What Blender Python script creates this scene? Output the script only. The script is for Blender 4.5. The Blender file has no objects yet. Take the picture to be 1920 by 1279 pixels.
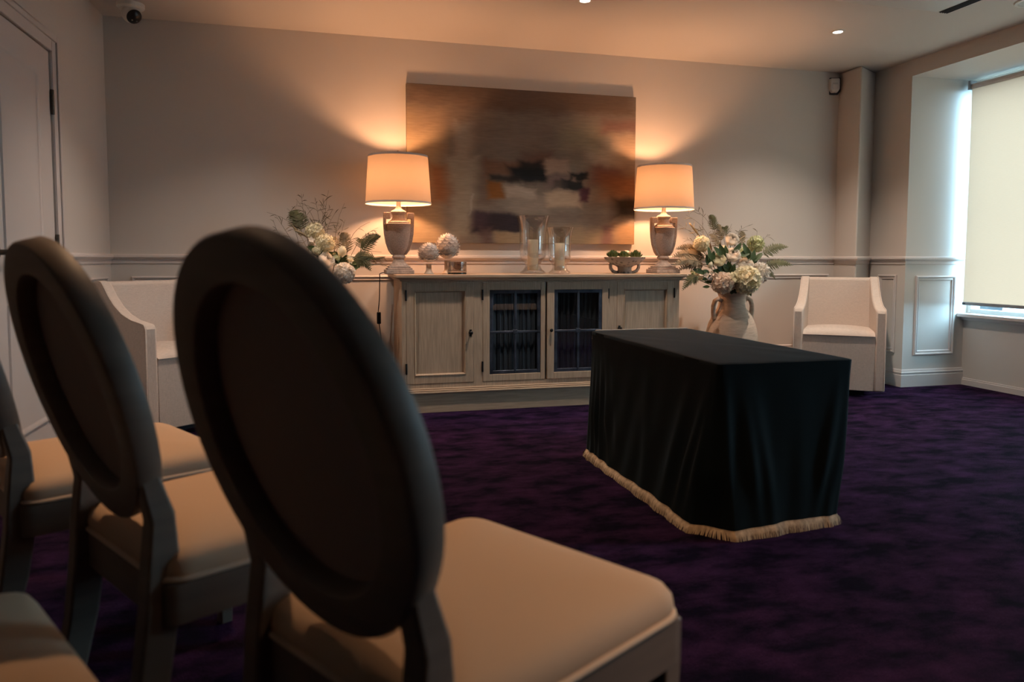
import bpy, bmesh, math, random
from mathutils import Vector, Matrix
random.seed(7)
PI = math.pi
C = bpy.context.scene
COL = C.collection

# ------------------------------------------------------------------ camera
F, YAW, PITCH, ROLL, CY = 1380.68, -.2583, .065, .0023, 576.26     # pixels of a 1920x1279 frame
EYE = Vector((0, 0, 1.005))

def ray(px, py):
    u = (px-960)/F; v = (py-CY)/F
    c, s = math.cos(ROLL), math.sin(ROLL); u, v = c*u+s*v, -s*u+c*v
    c, s = math.cos(PITCH), math.sin(PITCH); y = c-s*v; z = -s-c*v
    y, z = c*1 + s*(-v), -s*1 + c*(-v)
    c, s = math.cos(YAW), math.sin(YAW)
    return Vector((c*u-s*y, s*u+c*y, z))

def at(px, py, Y):
    """point of the picture lying at depth Y in the room"""
    r = ray(px, py)
    return EYE + r*(Y/r.y)

fw = ray(960, CY); rt = (ray(960+F, CY)-fw).normalized(); up = (fw-ray(960, CY+F)).normalized(); fw.normalize()
cd = bpy.data.cameras.new('camera'); cam = bpy.data.objects.new('camera', cd); COL.objects.link(cam)
m = Matrix((rt, up, -fw)).transposed().to_4x4(); m.translation = EYE; cam.matrix_world = m
cd.sensor_width = 36; cd.lens = F/1920*36; cd.shift_y = -(639.5-CY)/1920
cd.clip_start = .05; cd.clip_end = 200
cd.dof.use_dof = True; cd.dof.focus_distance = 4.9; cd.dof.aperture_fstop = 2.8
C.camera = cam

# ------------------------------------------------------------------ world and light
w = bpy.data.worlds.new('world'); C.world = w; w.use_nodes = True
bg = w.node_tree.nodes['Background']; bg.inputs[0].default_value = (.44, .75, 1.0, 1); bg.inputs[1].default_value = 31.0
C.view_settings.view_transform = 'Standard'; C.view_settings.look = 'None'
C.view_settings.gamma = 1; C.view_settings.use_curve_mapping = False; C.view_settings.exposure = 0
C.cycles.max_bounces = 10; C.cycles.diffuse_bounces = 5; C.cycles.glossy_bounces = 5
C.cycles.transparent_max_bounces = 12; C.cycles.transmission_bounces = 10
C.cycles.use_denoising = True; C.cycles.sample_clamp_indirect = 4; C.cycles.caustics_reflective = False
BULB_W, SPOT_W, SPOT_SIDE = 31.0, 115.0, 135.0
BULB_COL = (1.0, .48, .23); SPOT_COL = (1.0, .82, .68)
pl = bpy.data.lights.new('window_portal', 'AREA'); pl.shape = 'RECTANGLE'; pl.size = 3.2; pl.size_y = 1.95
pl.cycles.is_portal = True
po = bpy.data.objects.new('window_portal', pl); COL.objects.link(po)
po.matrix_world = Matrix.Translation((5.2, 3.2, 1.48)) @ Matrix.Rotation(PI/2, 4, 'Z') @ Matrix.Rotation(PI/2, 4, 'X') 
po.matrix_world = Matrix(((0, 0, 1, 5.2), (1, 0, 0, 3.2), (0, 1, 0, 1.48), (0, 0, 0, 1)))   # local -Z looks to -X, into the room

p2 = bpy.data.lights.new('window_portal', 'AREA'); p2.shape = 'RECTANGLE'; p2.size = 1.4; p2.size_y = 1.85; p2.cycles.is_portal = True
p3 = bpy.data.objects.new('window_portal', p2); COL.objects.link(p3)
p3.matrix_world = Matrix(((0, 0, 1, 5.15), (1, 0, 0, .25), (0, 1, 0, 1.49), (0, 0, 0, 1)))

# ------------------------------------------------------------------ helpers
class MB:
    """collects shapes; build() links them as ONE mesh object"""
    def __init__(s): s.v = []; s.f = []
    def add(s, vs, fs):
        n = len(s.v); s.v += [tuple(v) for v in vs]; s.f += [tuple(i+n for i in f) for f in fs]; return s
    def box(s, x0, x1, y0, y1, z0, z1):
        vs = [(x, y, z) for z in (z0, z1) for y in (y0, y1) for x in (x0, x1)]
        return s.add(vs, [(0, 2, 3, 1), (4, 5, 7, 6), (0, 1, 5, 4), (2, 6, 7, 3), (0, 4, 6, 2), (1, 3, 7, 5)])
    def loops(s, ls, closed=True, cap0=True, cap1=True):
        """skin a list of equal-length vertex loops"""
        k = len(ls[0]); vs = [v for l in ls for v in l]; fs = []
        for i in range(len(ls)-1):
            for j in range(k if closed else k-1):
                a = i*k+j; b = i*k+(j+1) % k
                fs.append((a, b, b+k, a+k))
        if cap0: fs.append(tuple(range(k))[::-1])
        if cap1: fs.append(tuple(range((len(ls)-1)*k, len(ls)*k)))
        return s.add(vs, fs)
    def lathe(s, prof, n=32, c=(0, 0, 0), cap0=True, cap1=True):
        return s.loops([[(c[0]+r*math.cos(2*PI*j/n), c[1]+r*math.sin(2*PI*j/n), c[2]+z) for j in range(n)] for r, z in prof], True, cap0, cap1)
    def prism(s, poly, f0, f1):
        """poly of (a,b), f0/f1 map (a,b)->xyz for the two ends"""
        return s.loops([[f0(*p) for p in poly], [f1(*p) for p in poly]])
    def tube(s, path, rad, n=8, cap=True):
        path = [Vector(p) for p in path]; ls = []
        rs = rad if isinstance(rad, (list, tuple)) else [rad]*len(path)
        prev = None
        for i, p in enumerate(path):
            t = (path[min(i+1, len(path)-1)]-path[max(i-1, 0)])
            if t.length < 1e-9: t = Vector((0, 0, 1))
            t.normalize()
            if prev is None:
                a = Vector((0, 0, 1)) if abs(t.z) < .9 else Vector((1, 0, 0)); u = t.cross(a).normalized()
            else:
                u = (prev - t*prev.dot(t))
                u = u.normalized() if u.length > 1e-6 else t.orthogonal().normalized()
            prev = u; b = t.cross(u)
            ls.append([p+(u*math.cos(2*PI*j/n)+b*math.sin(2*PI*j/n))*rs[i] for j in range(n)])
        return s.loops(ls, True, cap, cap)
    def ring(s, path, r, n=8):
        """closed tube through a planar-ish loop"""
        path = [Vector(p) for p in path]; k = len(path); ls = []
        nrm = Vector((0, 0, 0))
        c = sum(path, Vector())/k
        for i in range(k): nrm += (path[i]-c).cross(path[(i+1) % k]-c)
        nrm.normalize()
        for i, p in enumerate(path):
            t = (path[(i+1) % k]-path[i-1]).normalized(); u = t.cross(nrm).normalized()
            ls.append([p+(u*math.cos(2*PI*j/n)+nrm*math.sin(2*PI*j/n))*r for j in range(n)])
        ls.append(ls[0]); return s.loops(ls, True, False, False)
    def ball(s, c, rx, ry=None, rz=None, n=16, k=10):
        ry = ry or rx; rz = rz or rx
        return s.loops([[(c[0]+rx*math.sin(PI*i/k)*math.cos(2*PI*j/n), c[1]+ry*math.sin(PI*i/k)*math.sin(2*PI*j/n), c[2]-rz*math.cos(PI*i/k)) for j in range(n)] for i in range(1, k)])
    def build(s, name, mat, parent=None, bevel=0, ang=35, seg=2, merge=True, loc=None):
        bm = bmesh.new()
        vs = [bm.verts.new(v) for v in s.v]
        for f in s.f:
            try: bm.faces.new([vs[i] for i in f])
            except ValueError: pass
        if merge: bmesh.ops.remove_doubles(bm, verts=bm.verts, dist=1e-6)
        bmesh.ops.recalc_face_normals(bm, faces=bm.faces)
        me = bpy.data.meshes.new(name); bm.to_mesh(me); bm.free()
        me.polygons.foreach_set('use_smooth', [True]*len(me.polygons)); me.set_sharp_from_angle(angle=math.radians(ang))
        me.materials.append(mat)
        o = bpy.data.objects.new(name, me); COL.objects.link(o)
        if parent: o.parent = parent
        if loc: o.location = loc
        if bevel:
            b = o.modifiers.new('round', 'BEVEL'); b.width = bevel; b.segments = seg; b.limit_method = 'ANGLE'; b.angle_limit = math.radians(40)
            b.harden_normals = False
        return o

def tag(o, label, cat, group=None, kind=None):
    o['label'] = label; o['category'] = cat
    if group: o['group'] = group
    if kind: o['kind'] = kind
    return o
def thing(name, label, cat, loc=(0, 0, 0), rz=0, group=None):
    o = bpy.data.objects.new(name, None); COL.objects.link(o); o.empty_display_size = .1
    o.location = loc; o.rotation_euler = (0, 0, rz)
    return tag(o, label, cat, group)
def struct(name, mb, mat, label=None, cat=None, **k):
    o = mb.build(name, mat, **k); o['kind'] = 'structure'
    tag(o, label or name.replace('_', ' '), cat or name.split('_')[0])
    return o
def copy_tree(o, parent=None):
    c = o.copy(); COL.objects.link(c)
    if parent: c.parent = parent
    for ch in list(o.children): copy_tree(ch, c)
    return c
def lerp(a, b, t): return a+(b-a)*t
def smooth(t): t = max(0, min(1, t)); return t*t*(3-2*t)

# ------------------------------------------------------------------ materials
def mat(name, col, rough=.6, metal=0, spec=.4, noise=None, bump=None, sheen=0, sheen_tint=None, coat=0, weave=None):
    """noise=(scale, amount, (sx,sy,sz)) colour variation; bump=(scale, strength, (sx,sy,sz)); weave=scale of a linen weave"""
    M = bpy.data.materials.new(name); M.use_nodes = True; nt = M.node_tree; N = nt.nodes; L = nt.links
    b = N['Principled BSDF']
    b.inputs['Base Color'].default_value = (*col, 1); b.inputs['Roughness'].default_value = rough; b.inputs['Metallic'].default_value = metal
    b.inputs['Specular IOR Level'].default_value = spec; b.inputs['Coat Weight'].default_value = coat
    b.inputs['Sheen Weight'].default_value = sheen
    if sheen: b.inputs['Sheen Roughness'].default_value = .35
    if sheen_tint: b.inputs['Sheen Tint'].default_value = (*sheen_tint, 1)
    if noise or bump or weave:
        tc = N.new('ShaderNodeTexCoord')
    def tex(scale, sc, detail=4):
        mp = N.new('ShaderNodeMapping'); mp.inputs['Scale'].default_value = sc; L.new(tc.outputs['Object'], mp.inputs[0])
        n = N.new('ShaderNodeTexNoise'); n.inputs['Scale'].default_value = scale; n.inputs['Detail'].default_value = detail
        L.new(mp.outputs[0], n.inputs['Vector']); return n
    if noise:
        sc, am, st = noise; n = tex(sc, st)
        r = N.new('ShaderNodeValToRGB'); e = r.color_ramp.elements
        e[0].position = .3; e[1].position = .7
        e[0].color = (*[max(0, c*(1-am)) for c in col], 1); e[1].color = (*[c*(1+am) for c in col], 1)
        L.new(n.outputs['Fac'], r.inputs[0]); L.new(r.outputs[0], b.inputs['Base Color'])
    if weave:
        a1 = tex(weave, (1, 1, 18), 2); a2 = tex(weave, (18, 18, 1), 2)
        ad = N.new('ShaderNodeMath'); ad.operation = 'ADD'; L.new(a1.outputs['Fac'], ad.inputs[0]); L.new(a2.outputs['Fac'], ad.inputs[1])
        r = N.new('ShaderNodeMapRange'); r.inputs[1].default_value = .6; r.inputs[2].default_value = 1.4; r.inputs[3].default_value = .78; r.inputs[4].default_value = 1.16
        L.new(ad.outputs[0], r.inputs[0])
        mx = N.new('ShaderNodeMix'); mx.data_type = 'RGBA'; mx.blend_type = 'MULTIPLY'; mx.inputs[0].default_value = 1
        mx.inputs[6].default_value = (*col, 1); L.new(r.outputs[0], mx.inputs[7]); L.new(mx.outputs[2], b.inputs['Base Color'])
        bp = N.new('ShaderNodeBump'); bp.inputs['Strength'].default_value = .25; bp.inputs['Distance'].default_value = .002
        L.new(ad.outputs[0], bp.inputs['Height']); L.new(bp.outputs[0], b.inputs['Normal'])
    elif bump:
        sc, am, st = bump; n = tex(sc, st)
        bp = N.new('ShaderNodeBump'); bp.inputs['Strength'].default_value = am; bp.inputs['Distance'].default_value = .004
        L.new(n.outputs['Fac'], bp.inputs['Height']); L.new(bp.outputs[0], b.inputs['Normal'])
    return M

def glass(name, tint=(1, 1, 1), ior=1.45, rough=0, extra=1.0, soft=False):
    """clear pane: fresnel mix of a mirror and a see-through"""
    M = bpy.data.materials.new(name); M.use_nodes = True; nt = M.node_tree; N = nt.nodes; L = nt.links; N.clear()
    o = N.new('ShaderNodeOutputMaterial'); mx = N.new('ShaderNodeMixShader'); t = N.new('ShaderNodeBsdfTransparent'); g = N.new('ShaderNodeBsdfGlossy')
    fr = N.new('ShaderNodeFresnel'); fr.inputs[0].default_value = ior; t.inputs[0].default_value = (*tint, 1); g.inputs['Roughness'].default_value = rough
    mm = N.new('ShaderNodeMath'); mm.operation = 'MULTIPLY'; mm.inputs[1].default_value = extra; mm.use_clamp = True
    if soft:
        lw = N.new('ShaderNodeLayerWeight'); lw.inputs[0].default_value = .5; pw = N.new('ShaderNodeMath'); pw.operation = 'POWER'; pw.inputs[1].default_value = 3
        ma = N.new('ShaderNodeMath'); ma.operation = 'MULTIPLY_ADD'; ma.inputs[1].default_value = .22; ma.inputs[2].default_value = .15
        L.new(lw.outputs['Facing'], pw.inputs[0]); L.new(pw.outputs[0], ma.inputs[0]); L.new(ma.outputs[0], mm.inputs[0])
    else: L.new(fr.outputs[0], mm.inputs[0])
    L.new(mm.outputs[0], mx.inputs[0]); L.new(t.outputs[0], mx.inputs[1]); L.new(g.outputs[0], mx.inputs[2]); L.new(mx.outputs[0], o.inputs[0])
    return M

def fabric_through(name, col, trans, fac):
    """thin cloth lit from behind: diffuse + translucent, with a fine weave"""
    M = bpy.data.materials.new(name); M.use_nodes = True; nt = M.node_tree; N = nt.nodes; L = nt.links; N.clear()
    o = N.new('ShaderNodeOutputMaterial'); mx = N.new('ShaderNodeMixShader'); d = N.new('ShaderNodeBsdfDiffuse'); t = N.new('ShaderNodeBsdfTranslucent')
    d.inputs[0].default_value = (*col, 1); mx.inputs[0].default_value = fac
    tc = N.new('ShaderNodeTexCoord'); mp = N.new('ShaderNodeMapping'); mp.inputs['Scale'].default_value = (1, 1, 14)
    n = N.new('ShaderNodeTexNoise'); n.inputs['Scale'].default_value = 30; L.new(tc.outputs['Object'], mp.inputs[0]); L.new(mp.outputs[0], n.inputs['Vector'])
    r = N.new('ShaderNodeValToRGB'); r.color_ramp.elements[0].position = .3; r.color_ramp.elements[1].position = .7
    r.color_ramp.elements[0].color = (*[c*.86 for c in trans], 1); r.color_ramp.elements[1].color = (*trans, 1)
    L.new(n.outputs['Fac'], r.inputs[0]); L.new(r.outputs[0], t.inputs[0])
    L.new(d.outputs[0], mx.inputs[1]); L.new(t.outputs[0], mx.inputs[2]); L.new(mx.outputs[0], o.inputs[0])
    return M

def emit(name, col, st):
    M = bpy.data.materials.new(name); M.use_nodes = True; b = M.node_tree.nodes['Principled BSDF']
    b.inputs['Emission Color'].default_value = (*col, 1); b.inputs['Emission Strength'].default_value = st; b.inputs['Base Color'].default_value = (.8, .8, .8, 1)
    return M

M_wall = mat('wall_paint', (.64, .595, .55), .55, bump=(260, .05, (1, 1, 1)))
M_ceil = mat('ceiling_paint', (.66, .62, .58), .8)
M_trim = mat('trim_paint', (.66, .605, .58), .38)
M_door = mat('door_paint', (.66, .605, .58), .42)
M_white = mat('white_plastic', (.72, .70, .66), .4)
M_oak = mat('limed_oak', (.46, .335, .235), .55, noise=(9, .16, (14, 14, .8)), bump=(40, .12, (10, 10, .6)))
M_oakh = mat('limed_oak_level', (.46, .335, .235), .5, noise=(9, .14, (.8, 14, 14)))
M_blue = mat('blued_metal', (.060, .072, .10), .32, .4, noise=(14, .5, (1, 1, 1)))
M_iron = mat('black_iron', (.012, .012, .014), .45, .5)
M_bronze = mat('dark_bronze', (.10, .085, .07), .35, .9)
M_dark = mat('cabinet_inside', (.34, .36, .38), .8)
M_lining = mat('grey_blue_lining', (.10, .115, .13), .9)
M_lining2 = mat('charcoal_lining', (.055, .055, .058), .9)
M_pane = glass('cabinet_glass', (.86, .89, .92), extra=.7, soft=True)
M_window = glass('window_glass', (.95, .98, .97), extra=.35, soft=True)
M_vaseglass = glass('clear_glass', (.985, .98, .975), extra=1, soft=True)
M_smoke = glass('smoked_glass', (.72, .66, .62), extra=1.3, soft=True)
M_stone = mat('weathered_stone', (.36, .285, .25), .85, noise=(160, .22, (1, 1, 1)), bump=(220, .5, (1, 1, 1)))
M_stonepale = mat('weathered_pale_stone', (.46, .37, .315), .85, noise=(60, .2, (1, 1, 1)), bump=(70, .4, (1, 1, 1)))
M_shade = fabric_through('lampshade_linen', (.70, .60, .47), (.118, .085, .055), .55)
M_shadetrim = mat('shade_trim', (.60, .52, .47), .8)
M_ceramic = mat('white_glaze', (.74, .68, .64), .22, coat=.3)
M_ceramicraw = mat('cream_clay', (.56, .46, .37), .5)
M_wax = mat('ivory_wax', (.82, .72, .55), .5)
M_wax.node_tree.nodes['Principled BSDF'].inputs['Subsurface Weight'].default_value = .25
M_wax.node_tree.nodes['Principled BSDF'].inputs['Subsurface Radius'].default_value = (.03, .015, .008)
M_darkwax = mat('dark_base', (.012, .018, .014), .25)
M_green1 = mat('leaf_green', (.05, .085, .025), .5)
M_succ = mat('succulent_green', (.10, .14, .04), .45, noise=(30, .4, (1, 1, 1)))
M_fern = mat('fern_green', (.085, .085, .035), .6, noise=(20, .35, (1, 1, 1)))
M_ferndry = mat('dusty_fern', (.19, .145, .085), .7, noise=(20, .35, (1, 1, 1)))
M_grass = mat('grass_olive', (.10, .085, .045), .7)
M_plume = mat('plume_tan', (.33, .26, .16), .85)
M_petal = mat('petal_cream', (.83, .78, .60), .6)
M_petalw = mat('petal_white', (.86, .80, .72), .6)
M_petalg = mat('petal_greenish', (.66, .68, .44), .6)
M_petalp = mat('petal_blush', (.86, .73, .60), .6)
def petal(M, tint):
    nt = M.node_tree; b = nt.nodes['Principled BSDF']; o = nt.nodes['Material Output']; mx = nt.nodes.new('ShaderNodeMixShader'); t = nt.nodes.new('ShaderNodeBsdfTranslucent')
    t.inputs[0].default_value = (*tint, 1); mx.inputs[0].default_value = .32
    nt.links.new(b.outputs[0], mx.inputs[1]); nt.links.new(t.outputs[0], mx.inputs[2]); nt.links.new(mx.outputs[0], o.inputs[0])
petal(M_petal, (.95, .90, .70)); petal(M_petalw, (.95, .92, .86)); petal(M_petalg, (.80, .84, .52)); petal(M_petalp, (.95, .82, .74))
M_terra = mat('pale_terracotta', (.56, .43, .33), .8, noise=(14, .14, (1, 1, 5)), bump=(30, .5, (1, 1, 6)))
M_linen = mat('oatmeal_linen', (.66, .56, .49), .85, weave=46)
M_piping = mat('pale_piping', (.70, .54, .40), .8)
M_plinth = mat('dark_plinth', (.035, .04, .05), .6)
M_seat = mat('beige_upholstery', (.60, .425, .29), .8, bump=(900, .1, (1, 1, 1)))
M_backfab = mat('taupe_upholstery', (.30, .225, .20), .85, bump=(700, .12, (1, 1, 1)))
M_chair = mat('taupe_painted_wood', (.175, .135, .108), .5, noise=(6, .1, (1, 1, 8)))
C.cycles.use_adaptive_sampling = False
M_velvet = mat('black_green_velvet', (.0022, .0052, .0062), .75, spec=.12, sheen=.07, sheen_tint=(.40, .62, .75))
M_fringe = mat('tan_fringe', (.42, .31, .20), .8, noise=(60, .35, (1, 1, .2)))
M_board = mat('pale_board', (.50, .42, .37), .6)
M_blind = fabric_through('blind_cloth', (.66, .62, .52), (.325, .180, .112), .45)
M_black = mat('black_plastic', (.008, .008, .009), .3)
M_grey = mat('grey_metal', (.32, .32, .33), .4, .6)

# carpet: cut pile, mottled
def carpet():
    M = bpy.data.materials.new('purple_carpet'); M.use_nodes = True; nt = M.node_tree; N = nt.nodes; L = nt.links; b = N['Principled BSDF']
    tc = N.new('ShaderNodeTexCoord')
    def nz(s, sc=(1, 1, 1), d=5):
        mp = N.new('ShaderNodeMapping'); mp.inputs['Scale'].default_value = sc; L.new(tc.outputs['Object'], mp.inputs[0])
        n = N.new('ShaderNodeTexNoise'); n.inputs['Scale'].default_value = s; n.inputs['Detail'].default_value = d; n.inputs['Roughness'].default_value = .62
        L.new(mp.outputs[0], n.inputs['Vector']); return n
    a = nz(5.2, (1, 1.7, 1)); f = nz(220, d=2)
    r = N.new('ShaderNodeValToRGB'); e = r.color_ramp.elements
    e[0].position = .40; e[0].color = (.0016, .0012, .0070, 1); e[1].position = .74; e[1].color = (.022, .0062, .029, 1)
    L.new(a.outputs['Fac'], r.inputs[0])
    mr = N.new('ShaderNodeMapRange'); mr.inputs[1].default_value = .3; mr.inputs[2].default_value = .7; mr.inputs[3].default_value = .55; mr.inputs[4].default_value = 1.35
    L.new(f.outputs['Fac'], mr.inputs[0])
    mx = N.new('ShaderNodeMix'); mx.data_type = 'RGBA'; mx.blend_type = 'MULTIPLY'; mx.inputs[0].default_value = 1
    L.new(r.outputs[0], mx.inputs[6]); L.new(mr.outputs[0], mx.inputs[7]); L.new(mx.outputs[2], b.inputs['Base Color'])
    b.inputs['Roughness'].default_value = .95; b.inputs['Specular IOR Level'].default_value = .05
    ms = N.new('ShaderNodeMapRange'); ms.inputs[1].default_value = .38; ms.inputs[2].default_value = .66; ms.inputs[3].default_value = .06; ms.inputs[4].default_value = .40
    L.new(a.outputs['Fac'], ms.inputs[0]); L.new(ms.outputs[0], b.inputs['Sheen Weight']); b.inputs['Sheen Roughness'].default_value = .28; b.inputs['Sheen Tint'].default_value = (.66, .23, .64, 1)
    bp = N.new('ShaderNodeBump'); bp.inputs['Strength'].default_value = .7; bp.inputs['Distance'].default_value = .006
    L.new(f.outputs['Fac'], bp.inputs['Height']); L.new(bp.outputs[0], b.inputs['Normal'])
    return M
M_carpet = carpet()

# ------------------------------------------------------------------ the room
XL, XC, XR, XW, D, H = -1.3, 4.204, 4.474, 5.06, 5.311, 2.55
YB, HEAD, YR, YN = 4.82, 2.4275, -5.0, 1.5
SILL, WTOP = .58, 2.425
struct('floor', MB().box(XL-.2, 5.3, YR-.2, D+.2, -.1, 0), M_carpet, 'deep purple mottled carpet over the whole room', 'floor')
struct('ceiling', MB().box(XL-.2, 5.3, YR-.2, D+.2, H, H+.1), M_ceil, 'plain off-white ceiling with small round downlights', 'ceiling')
struct('wall_back', MB().box(XL-.15, 5.3, D, D+.15, 0, H), M_wall, 'greige wall behind sideboard, lit by two lamps', 'wall')
DY0, DY1, DZ = 3.47, 4.29, 2.056
wl = MB().box(XL-.15, XL-.06, DY0, DY1, 0, DZ)  # added backing behind the door, stops daylight leaking through its gaps
wl.box(XL-.15, XL, DY1, D, 0, H).box(XL-.15, XL, 2.7, DY0, 0, H).box(XL-.15, XL, DY0, DY1, DZ, H)
struct('wall_left', wl, M_wall, 'greige side wall holding the panelled door', 'wall')
wr = MB().box(XR, 5.22, YB, D, 0, H)                      # pier and far cheek of the window bay
wr.box(XR, 5.22, YN, YB, HEAD, H)                         # head over the bay
wr.box(XW, 5.22, YN, YB, 0, SILL-.025)                    # under the sill
wr.box(XW, 5.22, YN, YB, WTOP, HEAD)
wr.box(XR, 5.22, .95, YN, 0, H).box(XR, 5.22, YR, -.45, 0, H)      # nearer pier; then a second, smaller window
wr.box(XR, 5.22, -.45, .95, 0, SILL).box(XR, 5.22, -.45, .95, WTOP, H)
struct('wall_right', wr, M_wall, 'greige side wall with deep window bay', 'wall')
struct('wall_side', MB().box(XL-.15, XL, YR, 2.7, 0, H), mat('dark_bounce_cut_side', (.26, .215, .19), .6), 'unseen side wall beyond the door, darkened to cut bounce light', 'wall')  # unseen stretch coloured dark so little light bounces onto the chair backs
struct('wall_rear', MB().box(XL-.15, 5.3, YR-.15, YR, 0, H), mat('dark_bounce_cut', (.26, .215, .19), .6), 'unseen wall at the other end of the room, darkened to cut bounce light', 'wall')  # dark colour stands in for an unlit room end, lowers the fill
cp = [(XC, D+.05), (XC, 5.05), (XR+.06, 5.252), (XR+.06, D+.05)]
struct('wall_corner', MB().prism(cp, lambda a, b: (a, b, 0), lambda a, b: (a, b, H)), M_wall, 'boxed pipe column in the corner beside window bay', 'wall', bevel=.018, seg=3)

def sweep_plan(path, prof):
    """carry a profile of (out, z) along a plan path; the room lies right of the path"""
    n = len(path); ls = []
    for i, p in enumerate(path):
        def nr(a, b):
            d = Vector((b[0]-a[0], b[1]-a[1])).normalized(); return Vector((d.y, -d.x))
        if i == 0: q = nr(path[0], path[1])
        elif i == n-1: q = nr(path[-2], path[-1])
        else:
            a = nr(path[i-1], p); b = nr(p, path[i+1]); q = (a+b); q = q/max(.25, q.dot(a))
        ls.append([(p[0]+q.x*o, p[1]+q.y*o, z) for o, z in prof])
    return MB().loops(ls, True)
RAIL = [(-.002, 1.004), (.012, 1.006), (.022, 1.012), (.026, 1.022), (.020, 1.031), (.010, 1.036), (-.002, 1.038)]
RAIL = [(-.002, .972), (.007, .974), (.008, .998), (.020, 1.004), (.027, 1.014), (.026, 1.026), (.014, 1.033), (-.002, 1.036)]
BASE = [(-.002, 0), (.018, 0), (.018, .093), (.012, .098), (.016, .105), (.016, .115), (.010, .120), (.010, .128), (.004, .138), (-.002, .138)]
LOWB = [(-.002, 0), (.014, 0), (.014, .042), (.008, .046), (.008, .055), (-.002, .058)]
struct('trim_1', sweep_plan([(XL, 4.385), (XL, D), (XC, D), (XC, 5.05), (XR, 5.215), (XR, YB), (XW-.03, YB)], RAIL), M_trim, 'moulded chair rail running round the walls', 'trim')
struct('baseboard_left', sweep_plan([(XL, 4.385), (XL, D)], BASE), M_trim, 'baseboard between the door and the room corner', 'baseboard')
struct('baseboard_back', sweep_plan([(XL, D), (XC, D), (XC, 5.05), (XR, 5.215)], BASE), M_trim, 'moulded baseboard along the lamp-lit wall', 'baseboard')
struct('baseboard_right', sweep_plan([(XR, 5.215), (XR, YB), (XW, YB)], BASE), M_trim, 'stepped baseboard round the window pier', 'baseboard')
struct('baseboard_bay', sweep_plan([(XW, YB), (XW, YN)], LOWB), M_trim, 'low baseboard under the window sill', 'baseboard')

def panel(name, o, ax, out, w, h, label):
    """raised panel moulding: o corner, ax along the wall, out into the room"""
    o = Vector(o); ax = Vector(ax); out = Vector(out); upv = Vector((0, 0, 1))
    prof = [(0, -.002), (0, .010), (.008, .016), (.016, .012), (.020, .005), (.030, .009), (.038, .003), (.040, -.002)]
    ls = []
    for ins, d in prof:
        ls.append([o+ax*a+upv*b+out*d for a, b in ((ins, ins), (w-ins, ins), (w-ins, h-ins), (ins, h-ins))])
    mb = MB().loops(ls, True, False, False)
    struct(name, mb, M_trim, label, 'trim', ang=20)
PZ0, PZ1 = .265, .888
panel('trim_2', (-1.178, D, PZ0), (1, 0, 0), (0, -1, 0), 2.45, PZ1-PZ0, 'wall panel moulding behind the left armchair')
panel('trim_3', (1.42, D, PZ0), (1, 0, 0), (0, -1, 0), 2.73, PZ1-PZ0, 'wall panel moulding behind the tall flower jar')
panel('trim_4', (XL, 4.50, PZ0), (0, 1, 0), (1, 0, 0), .70, PZ1-PZ0, 'wall panel moulding between door and corner')
panel('trim_5', (XR, 4.90, PZ0), (0, 1, 0), (-1, 0, 0), .20, PZ1-PZ0, 'narrow panel moulding on the window pier')
panel('trim_6', (4.575, YB, .25), (1, 0, 0), (0, -1, 0), .382, .632, 'panel moulding on the bright window reveal')

# door
dr = MB().box(XL-.045, XL-.004, DY0+.004, DY1-.005, .012, DZ-.005)
door = struct('door_1', dr, M_door, 'painted panelled door with dark hinges in left wall', 'door')
def door_part(name, mb, mt, parent=door, **k): return mb.build(name, mt, parent, **k)
def dpanel(y0, y1, z0, z1):
    ls = []
    for ins, d in [(0, -.003), (.004, .004), (.012, .004), (.020, -.001), (.030, -.003)]:
        ls.append([(XL+d, a, b) for a, b in ((y0+ins, z0+ins), (y1-ins, z0+ins), (y1-ins, z1-ins), (y0+ins, z1-ins))])
    return MB().loops(ls, True, False, False)
door_part('door_panel', dpanel(DY0+.17, DY1-.17, .98, 1.925), M_door)
door_part('door_panel', dpanel(DY0+.17, DY1-.17, .20, .80), M_door)
for z in (1.80, 1.065, .30):
    hb = MB()
    for k in range(5):
        hb.lathe([(.0085, 0), (.0095, .002), (.0095, .023), (.0085, .025)], 10, (XL+.006, DY1-.002, z-.0625+k*.025))
    door_part('door_hinge', hb, M_bronze)
hd = MB().lathe([(.026, 0), (.026, .008), (.012, .010), (.012, .045)], 16)
hd.v = [(XL+z, DY0+.075+x, 1.03+y) for x, y, z in hd.v]
hd.tube([(XL+.043, DY0+.075, 1.03), (XL+.047, DY0+.10, 1.031), (XL+.045, DY0+.16, 1.036), (XL+.046, DY0+.20, 1.040)], [.011, .010, .008, .007], 10)
door_part('door_handle', hd, M_bronze)
cas = MB()
def casing(a0, a1, z):                                        # architrave, two steps
    for o0, o1, d in ((0, .08, .012), (.055, .085, .020)):
        cas.box(XL, XL+d, a1+o0, a1+o1, 0, z+o1); cas.box(XL, XL+d, a0-o1, a0-o0, 0, z+o1); cas.box(XL, XL+d, a0-o0, a1+o0, z+o0, z+o1)
casing(DY0, DY1, DZ)
struct('trim_7', cas, M_trim, 'door casing in the left wall', 'trim', bevel=.004)

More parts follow.
